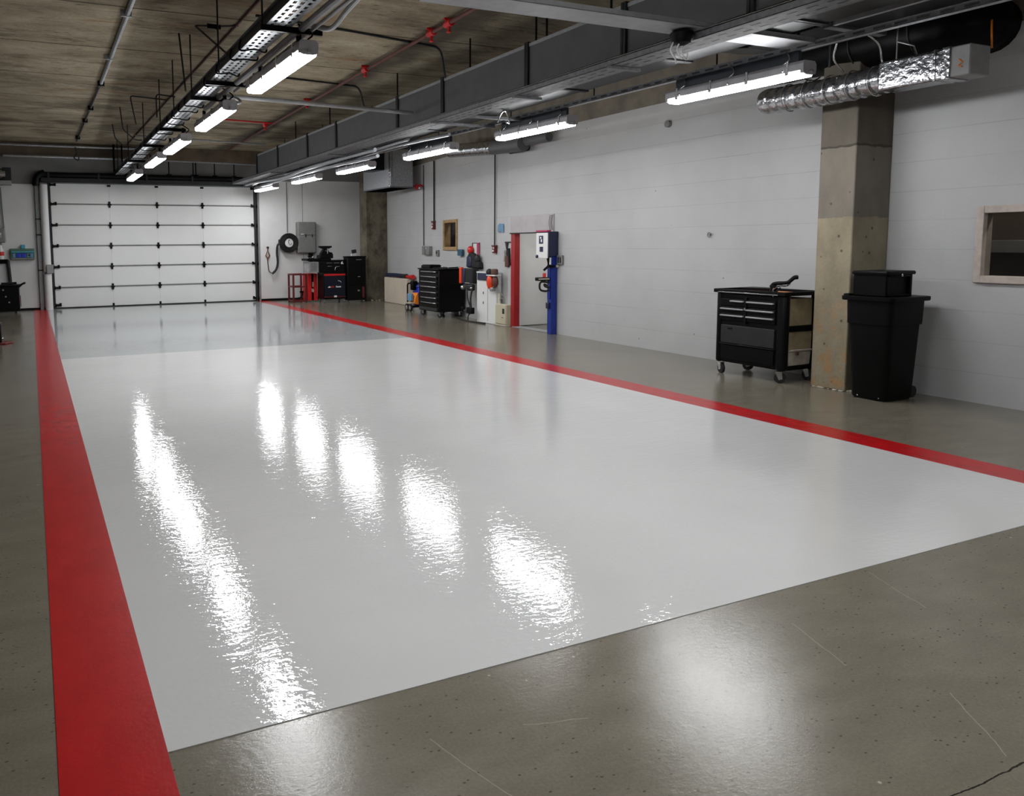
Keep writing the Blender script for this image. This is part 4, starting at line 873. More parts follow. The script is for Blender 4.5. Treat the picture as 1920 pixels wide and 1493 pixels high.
# ------------------------------------------------------------------ far right wall: board cabinet, wheeled machine, roller cabinet
LC = thing('low_cabinet', 'low beige board cabinet beside the stained pillar', 'cabinet', (8.87, 18.45, 0), FA * 0.4)
MB().bx(0, 0.16, 0.0, 1.62, 0.0, 0.69).done('body', 'beige_board', LC, 0.006)
MB().bx(-0.008, 0.0, 0.0, 0.9, 0.01, 0.68).done('front_board', 'beige_board', LC, 0.003)
MB().bx(-0.008, 0.0, 0.91, 1.62, 0.01, 0.68).done('front_board', 'beige_board', LC, 0.003)
MA = thing('rolled_mat', 'blue and red rolled mat lying on the low beige cabinet', 'mat', (8.93, 18.2, 0.74), FA * 0.4)
MB().tube([(0.02, 0.9, 0.01), (0.02, 1.3, 0.015), (0.02, 1.9, 0.0)], 0.06, 10).done('blue_roll', 'navy', MA)
MB().tube([(0.02, 0.5, 0.02), (0.02, 0.9, 0.012)], 0.055, 10).done('dark_roll', 'black_cloth', MA)
MB().tube([(0.0, 0.02, 0.01), (0.0, 0.25, 0.0), (0.02, 0.55, 0.01)], [0.06, 0.055, 0.03], 10).done('red_end', 'red', MA)
HC = thing('pressure_washer', 'small wheeled machine with blue and orange body beside the roller cabinet', 'machine', (8.18, 16.75, 0), 0)
MB().bx(0.16, 0.38, -0.02, 0.28, 0.13, 0.56).done('blue_tank', 'bright_blue', HC, 0.03)
MB().ball((0.27, 0.12, 0.58), 0.13, 10, (1, 1, 0.6)).done('blue_cap', 'blue', HC)
MB().prism([(0.04, 0.18), (0.16, 0.16), (0.15, 0.45), (0.10, 0.42), (0.06, 0.32)], -0.03, 0.2).done('orange_cover', 'orange', HC, 0.012)
MB().bx(-0.02, 0.04, 0.02, 0.24, 0.25, 0.42).done('side_box', 'sticker_blue', HC, 0.01)
MB().bx(-0.06, 0.06, -0.02, 0.2, 0.18, 0.22).done('hose_shelf', 'sack', HC, 0.01)
MB().bx(0.0, 0.36, 0.02, 0.26, 0.09, 0.13).done('chassis', 'black_metal', HC, 0.01)
MB().tube(fillet([(0.0, 0.26, 0.1), (0.0, 0.26, 0.66), (0.34, 0.26, 0.66), (0.34, 0.26, 0.1)], 0.05), 0.018, 8).done('handle', 'black_metal', HC)
MB().bx(0.06, 0.2, 0.1, 0.24, 0.5, 0.72).done('motor', 'black_plastic', HC, 0.02)
MB().bx(0.36, 0.46, 0.05, 0.2, 0.42, 0.5).done('red_valve', 'dark_red', HC, 0.01)
for x, y, r in ((-0.02, 0.06, 0.09), (0.38, 0.06, 0.07), (-0.02, 0.24, 0.09), (0.38, 0.24, 0.07)):
    w_ = MB().lathe([(r * 0.5, -0.02), (r, -0.018), (r, 0.018), (r * 0.5, 0.02)], (x, y, r), 18, 'X').done('wheel', 'rubber', HC)
    MB().lathe([(0.01, -0.028), (r * 0.55, -0.024), (r * 0.55, 0.024), (0.01, 0.028)], (x, y, r), 14, 'X').done('hub', 'steel', w_)
def caster(parent, x, y, r=0.055, ang=0.0, mat='steel'):
    c = MB().lathe([(r * 0.4, -0.018), (r, -0.016), (r, 0.016), (r * 0.4, 0.018)], n=18, axis='X').done('caster', 'rubber', parent)
    c.location = (x, y, r); c.rotation_euler.z = ang
    k = MB(); k.prism([(-0.03, -0.01), (0.01, -0.025), (0.05, 0.07), (-0.02, 0.07)], -0.026, -0.02, 'X'); k.prism([(-0.03, -0.01), (0.01, -0.025), (0.05, 0.07), (-0.02, 0.07)], 0.02, 0.026, 'X'); k.bx(-0.03, 0.03, -0.02, 0.05, 0.062, 0.072)
    k.done('fork', mat, c)
    MB().cyl((-0.03, 0, 0), (0.03, 0, 0), r * 0.3, 10).done('axle', mat, c)
RC = thing('roller_cabinet', 'black seven drawer roller cabinet in front of the small wood framed window', 'tool cabinet', (7.93, 14.98, 0))
MB().bx(0.02, 0.66, 0, 0.97, 0.12, 1.03).done('body', 'black_metal', RC, 0.02)
MB().bx(0.03, 0.64, -0.006, 0.0, 0.64, 0.7).done('side_rib', 'black_plastic', RC, 0.01)
MB().bx(0.0, 0.68, -0.02, 0.99, 1.03, 1.06).done('top_mat', 'black_plastic', RC, 0.012)
zs = [0.98, 0.87, 0.76, 0.65, 0.53, 0.41, 0.30]
for k, z in enumerate(zs):
    h_ = 0.095 if k else 0.05
    d = MB().bx(0.0, 0.03, 0.06, 0.91, z - h_ + 0.03, z + 0.03 - 0.006).done('drawer', 'black_plastic', RC, 0.006)
    MB().bx(-0.025, 0.005, 0.08, 0.80, z + 0.002, z + 0.018).done('drawer_handle', 'steel', d, 0.005)
MB().bx(0.0, 0.03, 0.06, 0.91, 0.14, 0.20).done('drawer', 'dark_metal', RC, 0.006)
for x in (0.09, 0.60):
    for y in (0.08, 0.88): caster(RC, x, y, 0.055, 0.5 if x < 0.3 else 0)
t0 = thing('tool_tray', 'black open tool case lying on the roller cabinet top', 'case', (8.0, 15.5, 1.06))
MB().bx(0, 0.3, 0, 0.42, 0, 0.06).done('case', 'black_plastic', t0, 0.012)
MB().bx(0.02, 0.28, 0.02, 0.40, 0.06, 0.075).done('lid', 'black_metal', t0, 0.006)
for k, (x, y, a, L_, lab) in enumerate(((8.08, 15.28, 0.3, 0.26, 'black wrench on the roller cabinet beside the black tool case'), (8.25, 15.2, 1.2, 0.3, 'black wrench lying across the middle of the roller cabinet top'), (8.4, 15.15, 0.2, 0.24, 'black wrench on the roller cabinet by the white wall'))):
    q = thing('wrench', lab, 'tool', (x, y, 1.075), a, 'wrenches on the roller cabinet')
    MB().bx(-L_ / 2, L_ / 2, -0.014, 0.014, -0.01, 0.012).done('shaft', 'dark_metal', q, 0.004)
    MB().prism([(L_ / 2 - 0.01, -0.03), (L_ / 2 + 0.05, -0.035), (L_ / 2 + 0.02, 0.0), (L_ / 2 + 0.05, 0.035), (L_ / 2 - 0.01, 0.03)], -0.012, 0.016, 'Z').done('jaw', 'steel', q, 0.002)

# wall devices on the far stretch
def wall_at(y, z, off=0.0): return (fx(y) - off, y, z)
pipe('wall_conduit', 'thin grey conduit on the white wall down to the grey switch box', 'pipe', [wall_at(17.62, 3.53, 0.02), wall_at(17.62, 1.55, 0.02)], 0.012, 'dark_metal')
pipe('wall_conduit', 'dark conduit on the white wall down to the red alarm box', 'pipe', [wall_at(16.87, 3.56, 0.03), wall_at(16.87, 2.13, 0.03)], 0.019, 'dark_metal')
pipe('wall_conduit', 'grey conduit on the white wall beside the blue sticker', 'pipe', [wall_at(13.5, 3.42, 0.03), wall_at(13.5, 1.56, 0.03)], 0.013, 'dark_metal')
def alarm(y, z, h, label):
    r = thing('call_point', label, 'alarm', wall_at(y, z), FA, 'red alarm call points on the white wall')
    MB().bx(-0.07, 0, -0.055, 0.055, 0, h).done('case', 'dark_red', r, 0.012)
    m = MB(); m.bx(-0.076, -0.068, -0.03, 0.03, h * 0.2, h * 0.4); m.bx(-0.076, -0.068, -0.035, 0.0, h * 0.55, h * 0.75); m.done('white_mark', 'white', r, 0.002)
    MB().bx(-0.08, 0, -0.07, 0.07, h - 0.03, h).done('top_plate', 'rust_red', r, 0.006)
alarm(16.89, 1.94, 0.2, 'red alarm box higher up, near the small wood framed window'); alarm(13.48, 1.40, 0.16, 'smaller red alarm box near the doorway, below the sticker')
SB = thing('switch_box', 'grey metal switch box on the wall above the low beige cabinet', 'switch', wall_at(17.32, 1.33), FA)
MB().bx(-0.09, 0, -0.26, 0.26, 0, 0.21).done('case', 'grey_box', SB, 0.012); MB().bx(-0.1, -0.085, -0.06, 0.06, 0.02, 0.19).done('cover_strip', 'steel', SB, 0.006)
SB = thing('wall_socket', 'small grey wall socket beside the grey switch box', 'socket', wall_at(16.65, 1.30), FA)
MB().bx(-0.05, 0, -0.07, 0.07, 0, 0.15).done('plate', 'grey_box', SB, 0.01); MB().bx(-0.065, -0.045, -0.03, 0.03, 0.06, 0.12).done('outlet', 'dark_metal', SB, 0.006)
m = MB(); m.prism([(13.12, 1.81), (13.2, 1.80), (13.22, 1.84), (13.27, 1.84), (13.29, 1.80), (13.34, 1.82), (13.33, 1.95), (13.26, 1.98), (13.13, 1.97)], 0, 0.004, 'X'); o = m.done('sticker', 'sticker_blue'); o.location = (fx(13.2) - 0.028, 0, 0); tag(o, 'torn pale blue sticker on the white wall near the doorway', 'sticker')
PF = thing('poster_frame', 'small frame with pink edge on the wall above the hanging tools', 'frame', wall_at(14.42, 1.28), FA)
MB().bx(-0.03, 0, -0.17, 0.17, 0, 0.32).done('backing', 'board_white', PF, 0.004); MB().bx(-0.04, 0, -0.17, -0.07, 0, 0.33).done('pink_edge', 'pink', PF, 0.004)
m = MB(); m.bx(-0.038, 0, 0.14, 0.18, 0, 0.33); m.bx(-0.038, 0, -0.17, 0.18, 0.315, 0.33); m.done('dark_frame', 'dark_metal', PF, 0.003)
# key hooks and tags by the red jamb
KH = thing('key_hook', 'dark key hook bar with hanging keys beside the red jamb', 'hook', wall_at(12.92, 1.60), FA)
m = MB(); m.bx(-0.03, 0, -0.12, 0.12, 0.0, 0.025); m.tube([(-0.03, 0.0, 0.0), (-0.04, 0.0, -0.2), (-0.04, -0.02, -0.26)], 0.016, 6); m.prism([(-0.05, 0.0), (0.06, 0.0), (0.02, -0.12), (-0.01, -0.12)], -0.05, -0.03, 'X'); m.done('bar', 'dark_metal', KH)
m = MB(); m.ball((-0.03, 0.10, -0.18), 0.045, 8, (0.4, 1, 1)); m.prism([(0.07, -0.2), (0.12, -0.2), (0.15, -0.36), (0.06, -0.36)], -0.04, -0.025, 'X'); m.done('key', 'grey_box', KH)
MB().prism([(-0.13, -0.42), (-0.02, -0.42), (-0.02, -0.2), (-0.1, -0.1)], -0.06, -0.02, 'X').done('dark_strap', 'black_cloth', KH)
MB().bx(-0.07, -0.02, -0.09, 0.04, -0.46, -0.25).done('red_tag', 'rust_red', KH, 0.012)
# half-height white cabinet with the things hanging on it
WC = thing('white_cabinet', 'waist high white cabinet standing against the wall beside the roller cabinet', 'cabinet', (8.27, 13.2, 0))
MB().bx(0, 0.13, 0, 0.73, 0.0, 1.00).done('body', 'white_paint', WC, 0.01)
MB().bx(-0.008, 0.13, -0.005, 0.735, 1.0, 1.03).done('top', 'board_white', WC, 0.006)
for z in (0.58, 0.38): MB().bx(-0.012, 0.0, 0.46, 0.475, z, z + 0.05).done('slot', 'dark_metal', WC, 0.003)
MB().bx(-0.006, 0.0, 0.3, 0.305, 0.05, 0.95).done('board_joint', 'grey_plastic', WC)
m = MB(); m.bx(-0.02, 0, 0.25, 0.62, 0.86, 1.0); o = m.done('black_case', 'navy', None, 0.01); o.location = (8.262, 13.25, 0); tag(o, 'flat dark case hung along the top of the white cabinet', 'case')
EX = thing('dispenser', 'orange red dispenser with brown jar on the white cabinet corner', 'dispenser', (8.19, 13.16, 0.72))
MB().ball((0.0, 0.13, 0.12), 0.11, 10, (0.6, 0.75, 1.35)).done('orange_body', 'orange_red', EX)
MB().ball((0.02, -0.03, 0.13), 0.09, 10, (0.6, 0.9, 1.3)).done('dark_body', 'rust_red', EX)
MB().bx(-0.05, 0.08, -0.12, 0.2, 0.24, 0.265).done('shelf', 'board_white', EX, 0.006)
MB().ball((0.01, 0.17, 0.31), 0.07, 10).done('black_ball', 'dark_metal', EX)
MB().lathe([(0.06, 0.265), (0.07, 0.28), (0.07, 0.36), (0.05, 0.38)], (0.01, -0.02, 0), 14).done('jar', 'brown', EX)
MB().bx(-0.03, 0.04, 0.0, 0.1, -0.06, 0.02).done('spout', 'steel', EX, 0.01)
m = MB(); m.tube(fillet([(8.24, 13.1, 0.75), (8.33, 13.02, 0.55), (8.33, 13.15, 0.50)], 0.03), 0.012, 6); tag(m.done('drain_pipe', 'grey_pipe'), 'thin grey pipe below the orange red dispenser', 'pipe')
pipe('wall_conduit', 'cream pipe rising from the beige meter box', 'pipe', [(8.33, 13.17, 0.41), (8.33, 13.17, 0.62)], 0.025, 'cream_pipe')
MX = thing('meter_box', 'beige metal box on the floor between red jamb and white cabinet', 'box', (8.25, 12.8, 0))
MB().bx(0, 0.12, 0, 0.38, 0.03, 0.42).done('body', 'beige', MX, 0.012)
MB().bx(-0.01, 0.0, 0.01, 0.37, 0.04, 0.41).done('front_cover', 'beige', MX, 0.006)
MB().bx(-0.014, -0.009, 0.05, 0.12, 0.24, 0.34).done('black_label', 'dark_metal', MX, 0.003)
MB().bx(-0.014, -0.009, 0.08, 0.15, 0.16, 0.17).done('vent_slot', 'dark_metal', MX, 0.002)
MB().bx(-0.03, 0.12, -0.02, 0.395, 0.0, 0.03).done('plinth', 'sack', MX, 0.006)
# bag and tools hanging at the left end of the white cabinet
BG = thing('tool_bag', 'dark hanging tool bag with an orange strip beside the roller cabinet', 'bag', (8.24, 14.05, 0.62))
MB().bx(0, 0.16, 0.0, 0.32, 0.15, 0.46).done('pouch', 'black_cloth', BG, 0.03)
MB().bx(-0.01, 0.12, 0.33, 0.44, 0.14, 0.46).done('navy_pocket', 'navy', BG, 0.02)
MB().bx(-0.015, 0.06, 0.46, 0.54, 0.14, 0.48).done('orange_strip', 'orange_red', BG, 0.012)
m = MB(); m.bx(-0.015, 0.01, 0.1, 0.3, 0.15, 0.17); m.ball((0.0, 0.40, 0.06), 0.05, 8); m.ball((0.0, 0.05, 0.06), 0.03, 8); m.done('buckles', 'steel', BG)
MB().bx(0.0, 0.1, 0.05, 0.42, 0.0, 0.14).done('lower_strap', 'dark_metal', BG, 0.03)
JK = thing('hanging_jacket', 'dark blue work jacket hung on the wall above the tool bag', 'jacket', (fx(14.6) - 0.10, 14.2, 1.08), FA)
MB().prism([(-0.12, 0.0), (0.52, 0.0), (0.50, 0.26), (0.4, 0.34), (0.2, 0.30), (0.08, 0.18), (-0.1, 0.12)], -0.06, 0.06, 'X').done('body', 'black_cloth', JK, 0.03)
MB().prism([(0.26, 0.02), (0.50, 0.02), (0.48, 0.24), (0.28, 0.24)], -0.085, 0.0, 'X').done('blue_front', 'navy', JK, 0.02)
MB().ball((-0.03, 0.38, 0.38), 0.085, 10, (0.8, 1.1, 1.0)).done('red_hood', 'red', JK)
MB().ball((-0.03, 0.02, 0.2), 0.09, 10, (0.6, 1, 1)).done('grey_glove', 'dark_metal', JK)
m = MB(); m.bx(-0.06, 0, -0.12, 0.12, 0, 0.14); o = m.done('blue_box', 'sticker_blue', None, 0.01); o.location = (fx(15.3) - 0.03, 15.2, 1.33); o.rotation_euler.z = FA; tag(o, 'small dark teal box on the wall beside the red hood', 'box')
o.data.materials[0] = simple('dark_teal', (38, 78, 98), 0.5)
AD = thing('power_adapter', 'black power adapter hanging low between roller cabinet and white cabinet', 'adapter', (8.15, 13.98, 0.16))
MB().box((0, 0, 0.07), (0.08, 0.22, 0.13)).done('block', 'black_plastic', AD, 0.015)
MB().ball((0, 0.3, 0.09), 0.045, 8).done('plug', 'black_plastic', AD)
m = MB(); m.tube(smooth_path([(0, 0.26, 0.06), (0, 0.15, 0.03), (0, 0.02, 0.0)]), 0.018, 6); m.done('cable', 'rubber', AD)
m = MB(); m.tube(smooth_path([(0.03, 0.05, 0.13), (0.04, 0.18, 0.3), (0.06, 0.24, 0.46), (0.1, 0.3, 0.52)]), 0.016, 6); m.tube(smooth_path([(0.06, 0.08, 0.13), (0.06, 0.1, 0.3), (0.1, 0.1, 0.52)]), 0.02, 6); m.done('lead', 'dark_metal', AD)
pipe('floor_cable', 'black cable lying along the foot of the white cabinet', 'cable', smooth_path([(8.30, 14.85, 0.02), (8.16, 14.4, 0.018), (8.10, 14.0, 0.016), (8.11, 13.7, 0.016), (8.15, 13.4, 0.016)]), 0.016, 'rubber')
m = MB().tube(smooth_path([(8.12, 13.98, 0.17), (8.1, 13.99, 0.1), (8.1, 13.99, 0.02)]), 0.014, 6); tag(m.done('drop_cable', 'rubber'), 'short black cable from the power adapter to the floor', 'cable')

# ------------------------------------------------------------------ blue post with control cabinet
BP = thing('lift_post', 'blue steel post at the doorway, opposite the red jamb', 'post', (8.22, 11.32, 0))
MB().bx(0, 0.12, 0, 0.12, 0, 1.40).done('column', 'blue', BP, 0.006)
MB().bx(-0.02, 0.0, 0.02, 0.10, 0.62, 1.32).done('guide', 'blue', BP, 0.006)
MB().bx(-0.05, 0.0, 0.03, 0.1, 0.45, 0.56).done('lug', 'navy', BP, 0.01)
CB = thing('control_box', 'white and navy control box with pink top on the blue post', 'control box', (8.13, 11.30, 1.36))
MB().bx(0.0, 0.21, 0.0, 0.32, 0.0, 0.43).done('case', 'navy', CB, 0.008)
MB().bx(-0.02, 0.0, 0.0, 0.33, -0.03, 0.41).done('white_front', 'white_paint', CB, 0.005)
MB().bx(-0.03, 0.06, 0.0, 0.33, 0.425, 0.455).done('pink_edge', 'pink', CB, 0.004)
m = MB(); m.bx(-0.026, -0.019, 0.12, 0.24, 0.22, 0.36); m.done('pictogram', 'navy', CB, 0.004)
m = MB(); m.bx(-0.03, -0.025, 0.15, 0.18, 0.25, 0.30); m.bx(-0.03, -0.025, 0.17, 0.20, 0.31, 0.34); m.done('pictogram_mark', 'white', CB)
MB().bx(-0.026, -0.019, 0.12, 0.22, 0.08, 0.17).done('display', 'navy', CB, 0.003)
MB().lathe([(0.03, 0), (0.03, -0.02), (0.015, -0.03)], (-0.02, 0.29, 0.0), 12, 'X').done('button', 'navy', CB)
TH = thing('hand_lamp', 'black corded hand tool hanging under the white control box', 'tool', (8.14, 11.36, 1.02))
m = MB(); m.tube(smooth_path([(0.02, 0, 0.34), (0.05, 0, 0.2), (0.02, 0, 0.16), (-0.03, 0.04, 0.10)]), 0.022, 8); m.box((0.06, -0.05, 0.17), (0.14, 0.04, 0.04)); m.done('grip', 'black_plastic', TH)
MB().box((0.05, -0.04, 0.26), (0.025, 0.02, 0.12)).done('white_tag', 'white', TH, 0.004)
MB().box((0.0, 0.06, -0.02), (0.03, 0.07, 0.14)).done('red_handle', 'red', TH, 0.01)
MB().ball((0.19, -0.06, 0.17), 0.03, 8).done('lens', 'sack', TH)
HB = thing('hose_bracket', 'black bracket with a looped hose on the blue post', 'bracket', (8.05, 11.36, 0.78))
MB().bx(-0.08, 0.17, -0.02, 0.1, 0.16, 0.22).done('shelf', 'black_metal', HB, 0.01)
MB().bx(-0.085, 0.14, -0.028, -0.02, 0.18, 0.205).done('pale_edge', 'sack', HB, 0.003)
MB().tube(smooth_path([(0.15, 0.0, 0.13), (-0.02, 0.0, 0.14), (-0.05, 0.0, 0.06), (-0.02, 0.0, 0.0), (0.08, 0.0, -0.02), (0.17, 0.0, 0.0)]), 0.018, 8).done('hose_loop', 'rubber', HB)
MB().tube(smooth_path([(0.15, -0.01, 0.04), (0.06, -0.01, 0.06), (0.04, -0.01, 0.1), (0.1, -0.01, 0.08)]), 0.015, 8).done('inner_loop', 'rubber', HB)
WS = thing('wall_switch', 'small dark grey switch on the wall beside the blue post', 'switch', (WX, 11.15, 1.22))
MB().bx(-0.04, 0, 0.0, 0.15, 0, 0.16).done('plate', 'grey_box', WS, 0.008); m = MB(); m.bx(-0.05, -0.035, 0.03, 0.06, 0.03, 0.13); m.bx(-0.05, -0.035, 0.09, 0.12, 0.03, 0.13); m.done('rocker', 'dark_metal', WS, 0.004)
HKW = thing('wall_hook', 'small grey metal hook alone on the white wall', 'hook', (WX, 7.94, 1.685))
m = MB(); m.tube([(-0.03, 0.03 * math.cos(a), 0.03 * math.sin(a)) for a in (2.6, 2.0, 1.4, 0.6, -0.3, -1.2, -2.0)], 0.007, 6); m.bx(-0.03, 0, -0.01, 0.01, -0.01, 0.01); m.done('ring', 'grey_box', HKW)
m = MB(); m.tube([(WX - 0.05, 8.75, 3.26), (WX + 0.01, 8.75, 3.26)], 0.05, 14); tag(m.done('pipe_stub', 'grey_box'), 'round grey pipe stub on the wall behind the largest trunking light', 'pipe')

# ------------------------------------------------------------------ near tool cart, bin, crate
TCt = thing('tool_cart', 'black wheeled tool cart with silver drawer handles beside the pillar', 'tool cart', (7.56, 6.12, 0))
CW, CDp = 0.95, 0.56                                              # along y, depth in x
MB().bx(0.02, 0.06, 0.05, CW - 0.05, 0.16, 0.98).done('front_frame', 'black_metal', TCt, 0.01)
MB().bx(0.0, 0.10, -0.01, 0.10, 0.14, 1.0).done('corner_post', 'black_metal', TCt, 0.03)
MB().bx(0.0, 0.08, CW - 0.07, CW, 0.14, 1.0).done('corner_post', 'black_metal', TCt, 0.03)
MB().bx(CDp - 0.06, CDp, 0.0, 0.06, 0.08, 1.0).done('corner_post', 'black_metal', TCt, 0.012)
MB().bx(CDp - 0.06, CDp, CW - 0.06, CW, 0.14, 1.0).done('corner_post', 'black_metal', TCt, 0.012)
MB().bx(0.06, CDp - 0.02, 0.02, CW - 0.02, 0.14, 0.19).done('base_tray', 'black_metal', TCt, 0.01)
MB().bx(0.06, CDp - 0.02, 0.02, CW - 0.02, 0.58, 0.64).done('middle_shelf', 'black_metal', TCt, 0.006)
MB().bx(0.10, CDp - 0.06, CW - 0.03, CW - 0.02, 0.19, 0.98).done('back_side', 'black_metal', TCt)
tp = MB(); tp.bx(-0.02, CDp + 0.02, -0.03, CW + 0.02, 0.985, 1.0); tp.bx(-0.03, 0.01, -0.03, CW + 0.02, 0.985, 1.03); tp.bx(-0.02, CDp + 0.02, -0.035, 0.0, 0.985, 1.03); tp.bx(-0.02, CDp + 0.02, CW - 0.01, CW + 0.025, 0.985, 1.03); tp.bx(CDp - 0.01, CDp + 0.025, -0.03, CW + 0.02, 0.985, 1.03)
tp.done('top_tray', 'black_plastic', TCt, 0.012)
MB().bx(-0.036, -0.028, 0.06, CW - 0.05, 0.988, 1.0).done('front_lip', 'steel', TCt, 0.002)
cy = 0.51
for z in (0.885, 0.79, 0.71):
    for a, b in ((0.13, cy - 0.015), (cy + 0.03, CW - 0.08)):
        d = MB().bx(0.0, 0.03, a - 0.015, b + 0.01, z - 0.055, z + 0.03).done('drawer', 'black_plastic', TCt, 0.006)
        bb = b - 0.14 if (z > 0.88 and a > cy) else b
        MB().bx(-0.028, 0.004, a, bb, z - 0.004, z + 0.014).done('drawer_handle', 'strip_grey', d, 0.005)
MB().bx(-0.01, 0.03, cy - 0.008, cy + 0.02, 0.63, 0.94).done('divider', 'black_metal', TCt, 0.004)
MB().bx(-0.016, -0.008, cy - 0.004, cy + 0.016, 0.79, 0.82).done('lock', 'steel', TCt, 0.002)
d = MB().bx(0.0, 0.03, 0.12, CW - 0.08, 0.385, 0.60).done('drawer', 'dark_metal', TCt, 0.006)
MB().bx(-0.008, 0.004, 0.70, 0.77, 0.555, 0.575).done('finger_slot', 'black_metal', d, 0.006)
MB().bx(-0.012, 0.03, 0.10, CW - 0.07, 0.365, 0.382).done('rail', 'black_metal', TCt, 0.004)
MB().bx(0.0, 0.03, 0.12, CW - 0.08, 0.19, 0.36).done('drawer', 'black_metal', TCt, 0.006)
for x, y, a in ((0.05, 0.06, 0.6), (0.05, CW - 0.06, -0.3), (CDp - 0.06, CW - 0.06, 0.4), (CDp - 0.06, 0.06, 0.1)): caster(TCt, x, y, 0.062, a)
m = MB(); m.bx(7.68, 8.05, 6.15, 6.6, 0.641, 0.95); o = m.done('plywood_box', 'ply', None, 0.006); tag(o, 'plywood box on the upper shelf of the black tool cart', 'box')
m = MB(); m.bx(7.68, 8.06, 6.15, 6.6, 0.375, 0.575); o = m.done('plywood_box', 'ply', None, 0.006); tag(o, 'plywood box on top of the white bucket box in the tool cart', 'box')
SKt = thing('storage_tub', 'pale storage tub with a dark latch low in the tool cart', 'tub', (7.67, 6.14, 0.191))
MB().taper(0, (0.02, 0.36, 0.0, 0.42), 0.16, (0.0, 0.38, 0.0, 0.44)).done('tub', 'sack', SKt, 0.01)
MB().bx(-0.005, 0.385, -0.005, 0.445, 0.16, 0.183).done('lid', 'pale_wood', SKt, 0.005)
MB().bx(0.12, 0.17, -0.012, 0.0, 0.12, 0.165).done('latch', 'brown', SKt, 0.006)
m = MB(); v = [(7.62, 6.85), (7.95, 6.80), (7.93, 6.32), (7.60, 6.38)]; m.prism(v, 1.003, 1.012, 'Z'); tag(m.done('paper_sheets', 'paper'), 'orange brown sheets lying in the top tray of the tool cart', 'paper')
m = MB(); m.box((7.85, 6.7, 1.03), (0.22, 0.34, 0.035), 0.2); tag(m.done('folder', 'black_plastic', None, 0.006), 'thin black folder in the tool cart top tray behind the sheets', 'folder')
CL = thing('bar_clamp', 'black and chrome hand clamp resting on the tool cart corner', 'clamp', (7.60, 6.27, 1.03))
MB().tube(smooth_path([(0.0, 0.06, 0.045), (0.01, 0.02, 0.085), (0.05, -0.045, 0.095), (0.09, -0.085, 0.105), (0.13, -0.125, 0.155), (0.16, -0.155, 0.16)]), [0.026] * 6 + [0.022] * 6 + [0.02] * 6 + [0.022] * 6 + [0.024] * 6 + [0.018], 10).done('upper_handle', 'black_plastic', CL)
MB().tube(smooth_path([(0.0, 0.03, 0.05), (0.04, -0.03, 0.062), (0.08, -0.07, 0.066), (0.11, -0.10, 0.085)]), 0.009, 8).done('lever', 'chrome', CL)
m = MB(); m.box((0.0, 0.03, 0.035), (0.05, 0.05, 0.07)); m.tube(smooth_path([(0.0, 0.06, 0.06), (-0.02, 0.05, 0.0), (0.0, 0.0, -0.002), (0.05, -0.02, 0.04)]), 0.011, 8); m.done('jaw', 'black_metal', CL, 0.006)
m = MB(); m.cyl((-0.06, -0.02, 0.03), (-0.058, -0.02, -0.055), 0.009, 8); m.tube([(-0.06, -0.02, 0.03), (0.0, 0.0, 0.05)], 0.009, 8); m.done('screw', 'chrome', CL)
# bin
BN = thing('trash_bin', 'big black plastic bin standing beside the concrete pillar', 'bin', (7.60, 4.95, 0))
def rr(x0, x1, y0, y1, r, n=4):
    out = []
    for cx, cy_, a0 in ((x1 - r, y1 - r, 0), (x0 + r, y1 - r, PI / 2), (x0 + r, y0 + r, PI), (x1 - r, y0 + r, 1.5 * PI)):
        for k in range(n + 1):
            a = a0 + PI / 2 * k / n; out.append((cx + r * math.cos(a), cy_ + r * math.sin(a)))
    return out
def loft(rows):
    m = MB(); m.rings([[(x, y, z) for x, y in rr(*q)] for z, q in rows]); return m
loft([(0.0, (0.0, 0.40, 0.02, 0.37, 0.05)), (0.03, (-0.01, 0.42, 0.01, 0.385, 0.05)), (0.765, (-0.045, 0.46, -0.015, 0.425, 0.06))]).done('body', 'black_plastic', BN)
loft([(0.76, (-0.058, 0.475, -0.028, 0.437, 0.06)), (0.775, (-0.06, 0.478, -0.03, 0.44, 0.06)), (1.0, (-0.065, 0.485, -0.035, 0.447, 0.06))]).done('upper_band', 'black_plastic', BN)
loft([(0.995, (-0.09, 0.52, -0.06, 0.475, 0.05)), (1.005, (-0.095, 0.525, -0.065, 0.48, 0.05)), (1.035, (-0.095, 0.525, -0.065, 0.48, 0.05)), (1.04, (-0.085, 0.515, -0.055, 0.47, 0.05)), (1.038, (-0.06, 0.49, -0.03, 0.445, 0.05))]).done('rim', 'black_plastic', BN)
MB().cyl((0.44, 0.03, 0.07), (0.44, 0.13, 0.07), 0.06, 14).done('wheel', 'rubber', BN)
MB().cyl((0.44, 0.30, 0.07), (0.44, 0.38, 0.07), 0.06, 14).done('wheel', 'rubber', BN)
MB().bx(-0.07, 0.02, 0.40, 0.46, 1.03, 1.06).done('lid_hinge', 'black_plastic', BN, 0.01)
m = MB()
for y in (0.08, 0.3): m.ball((-0.008, y, 0.03), 0.006, 6)
m.done('rivet', 'steel', BN)
CRt = thing('black_crate', 'black plastic crate with an open side standing on the bin', 'crate', (7.60, 5.0, 1.04))
m = MB(); t_ = 0.012; X0, X1, Y0, Y1, H = -0.02, 0.37, -0.0, 0.34, 0.215
m.bx(X0, X0 + t_, Y0, Y1, 0, H); m.bx(X1 - t_, X1, Y0, Y1, 0, H); m.bx(X0, X1, Y1 - t_, Y1, 0, H); m.bx(X0, X1, Y0, Y1, 0, t_)
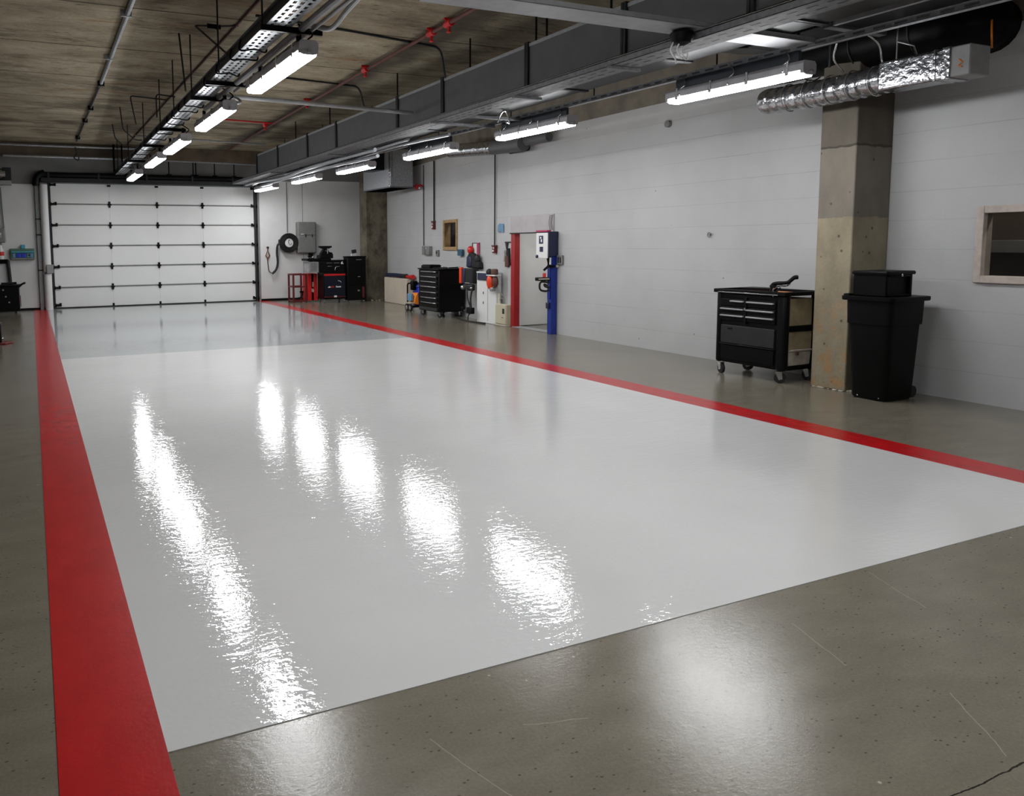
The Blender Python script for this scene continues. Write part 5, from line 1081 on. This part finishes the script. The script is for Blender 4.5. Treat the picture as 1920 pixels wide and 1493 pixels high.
m.bx(X0, X1, Y0, Y0 + t_, H - 0.02, H); m.bx(X0, X0 + 0.05, Y0, Y0 + t_, 0, H); m.bx(X1 - 0.03, X1, Y0, Y0 + t_, 0, H); m.bx(X0, X1, Y0, Y0 + t_, 0, 0.02); m.bx(X0 + 0.05, X1 - 0.03, Y0 + 0.03, Y0 + 0.04, 0, H)
m.done('walls', 'black_plastic', CRt, 0.004)
loft([(H, (X0 - 0.015, X1 + 0.03, Y0 - 0.015, Y1 + 0.015, 0.02)), (H + 0.02, (X0 - 0.02, X1 + 0.035, Y0 - 0.02, Y1 + 0.02, 0.02)), (H + 0.035, (X0 - 0.01, X1 + 0.03, Y0 - 0.01, Y1 + 0.01, 0.02))]).done('lid', 'black_plastic', CRt)
MB().bx(0.17, 0.19, -0.026, -0.01, H - 0.02, H + 0.01).done('latch', 'steel', CRt, 0.004)

# ------------------------------------------------------------------ camera
f_px, ppx, ppy = 1478.6042, 727.5196, 602.4468
yaw, pitch, roll = 0.4232, 0.0975, 0.0093
F = Vector((math.sin(yaw) * math.cos(pitch), math.cos(yaw) * math.cos(pitch), -math.sin(pitch)))
R0 = Vector((math.cos(yaw), -math.sin(yaw), 0)); D0 = F.cross(R0)
Rv = R0 * math.cos(roll) + D0 * math.sin(roll); Dv = -R0 * math.sin(roll) + D0 * math.cos(roll)
cam = bpy.data.cameras.new('camera'); co = bpy.data.objects.new('camera', cam); COL.objects.link(co)
mt = Matrix((Rv, -Dv, -F)).transposed().to_4x4(); mt.translation = (0, 0, 1.6); co.matrix_world = mt
cam.sensor_fit = 'HORIZONTAL'; cam.sensor_width = 36; cam.lens = f_px / 1920 * 36
cam.shift_x = (960 - ppx) / 1920; cam.shift_y = -(746.5 - ppy) / 1920
cam.clip_start = 0.05; cam.clip_end = 100
S.camera = co
# ------------------------------------------------------------------ world, colour
wd = bpy.data.worlds.new('world'); S.world = wd; wd.use_nodes = True
wd.node_tree.nodes['Background'].inputs[0].default_value = (0.5, 0.55, 0.6, 1); wd.node_tree.nodes['Background'].inputs[1].default_value = 0.05
S.view_settings.view_transform = 'Standard'; S.view_settings.look = 'None'; S.view_settings.gamma = 1; S.view_settings.use_curve_mapping = False
S.view_settings.exposure = 1.2
S.cycles.use_denoising = True
S.cycles.max_bounces = 7; S.cycles.diffuse_bounces = 4; S.cycles.glossy_bounces = 3; S.cycles.transparent_max_bounces = 6
S.cycles.use_adaptive_sampling = True; S.cycles.adaptive_threshold = 0.05
S.cycles.sample_clamp_indirect = 8
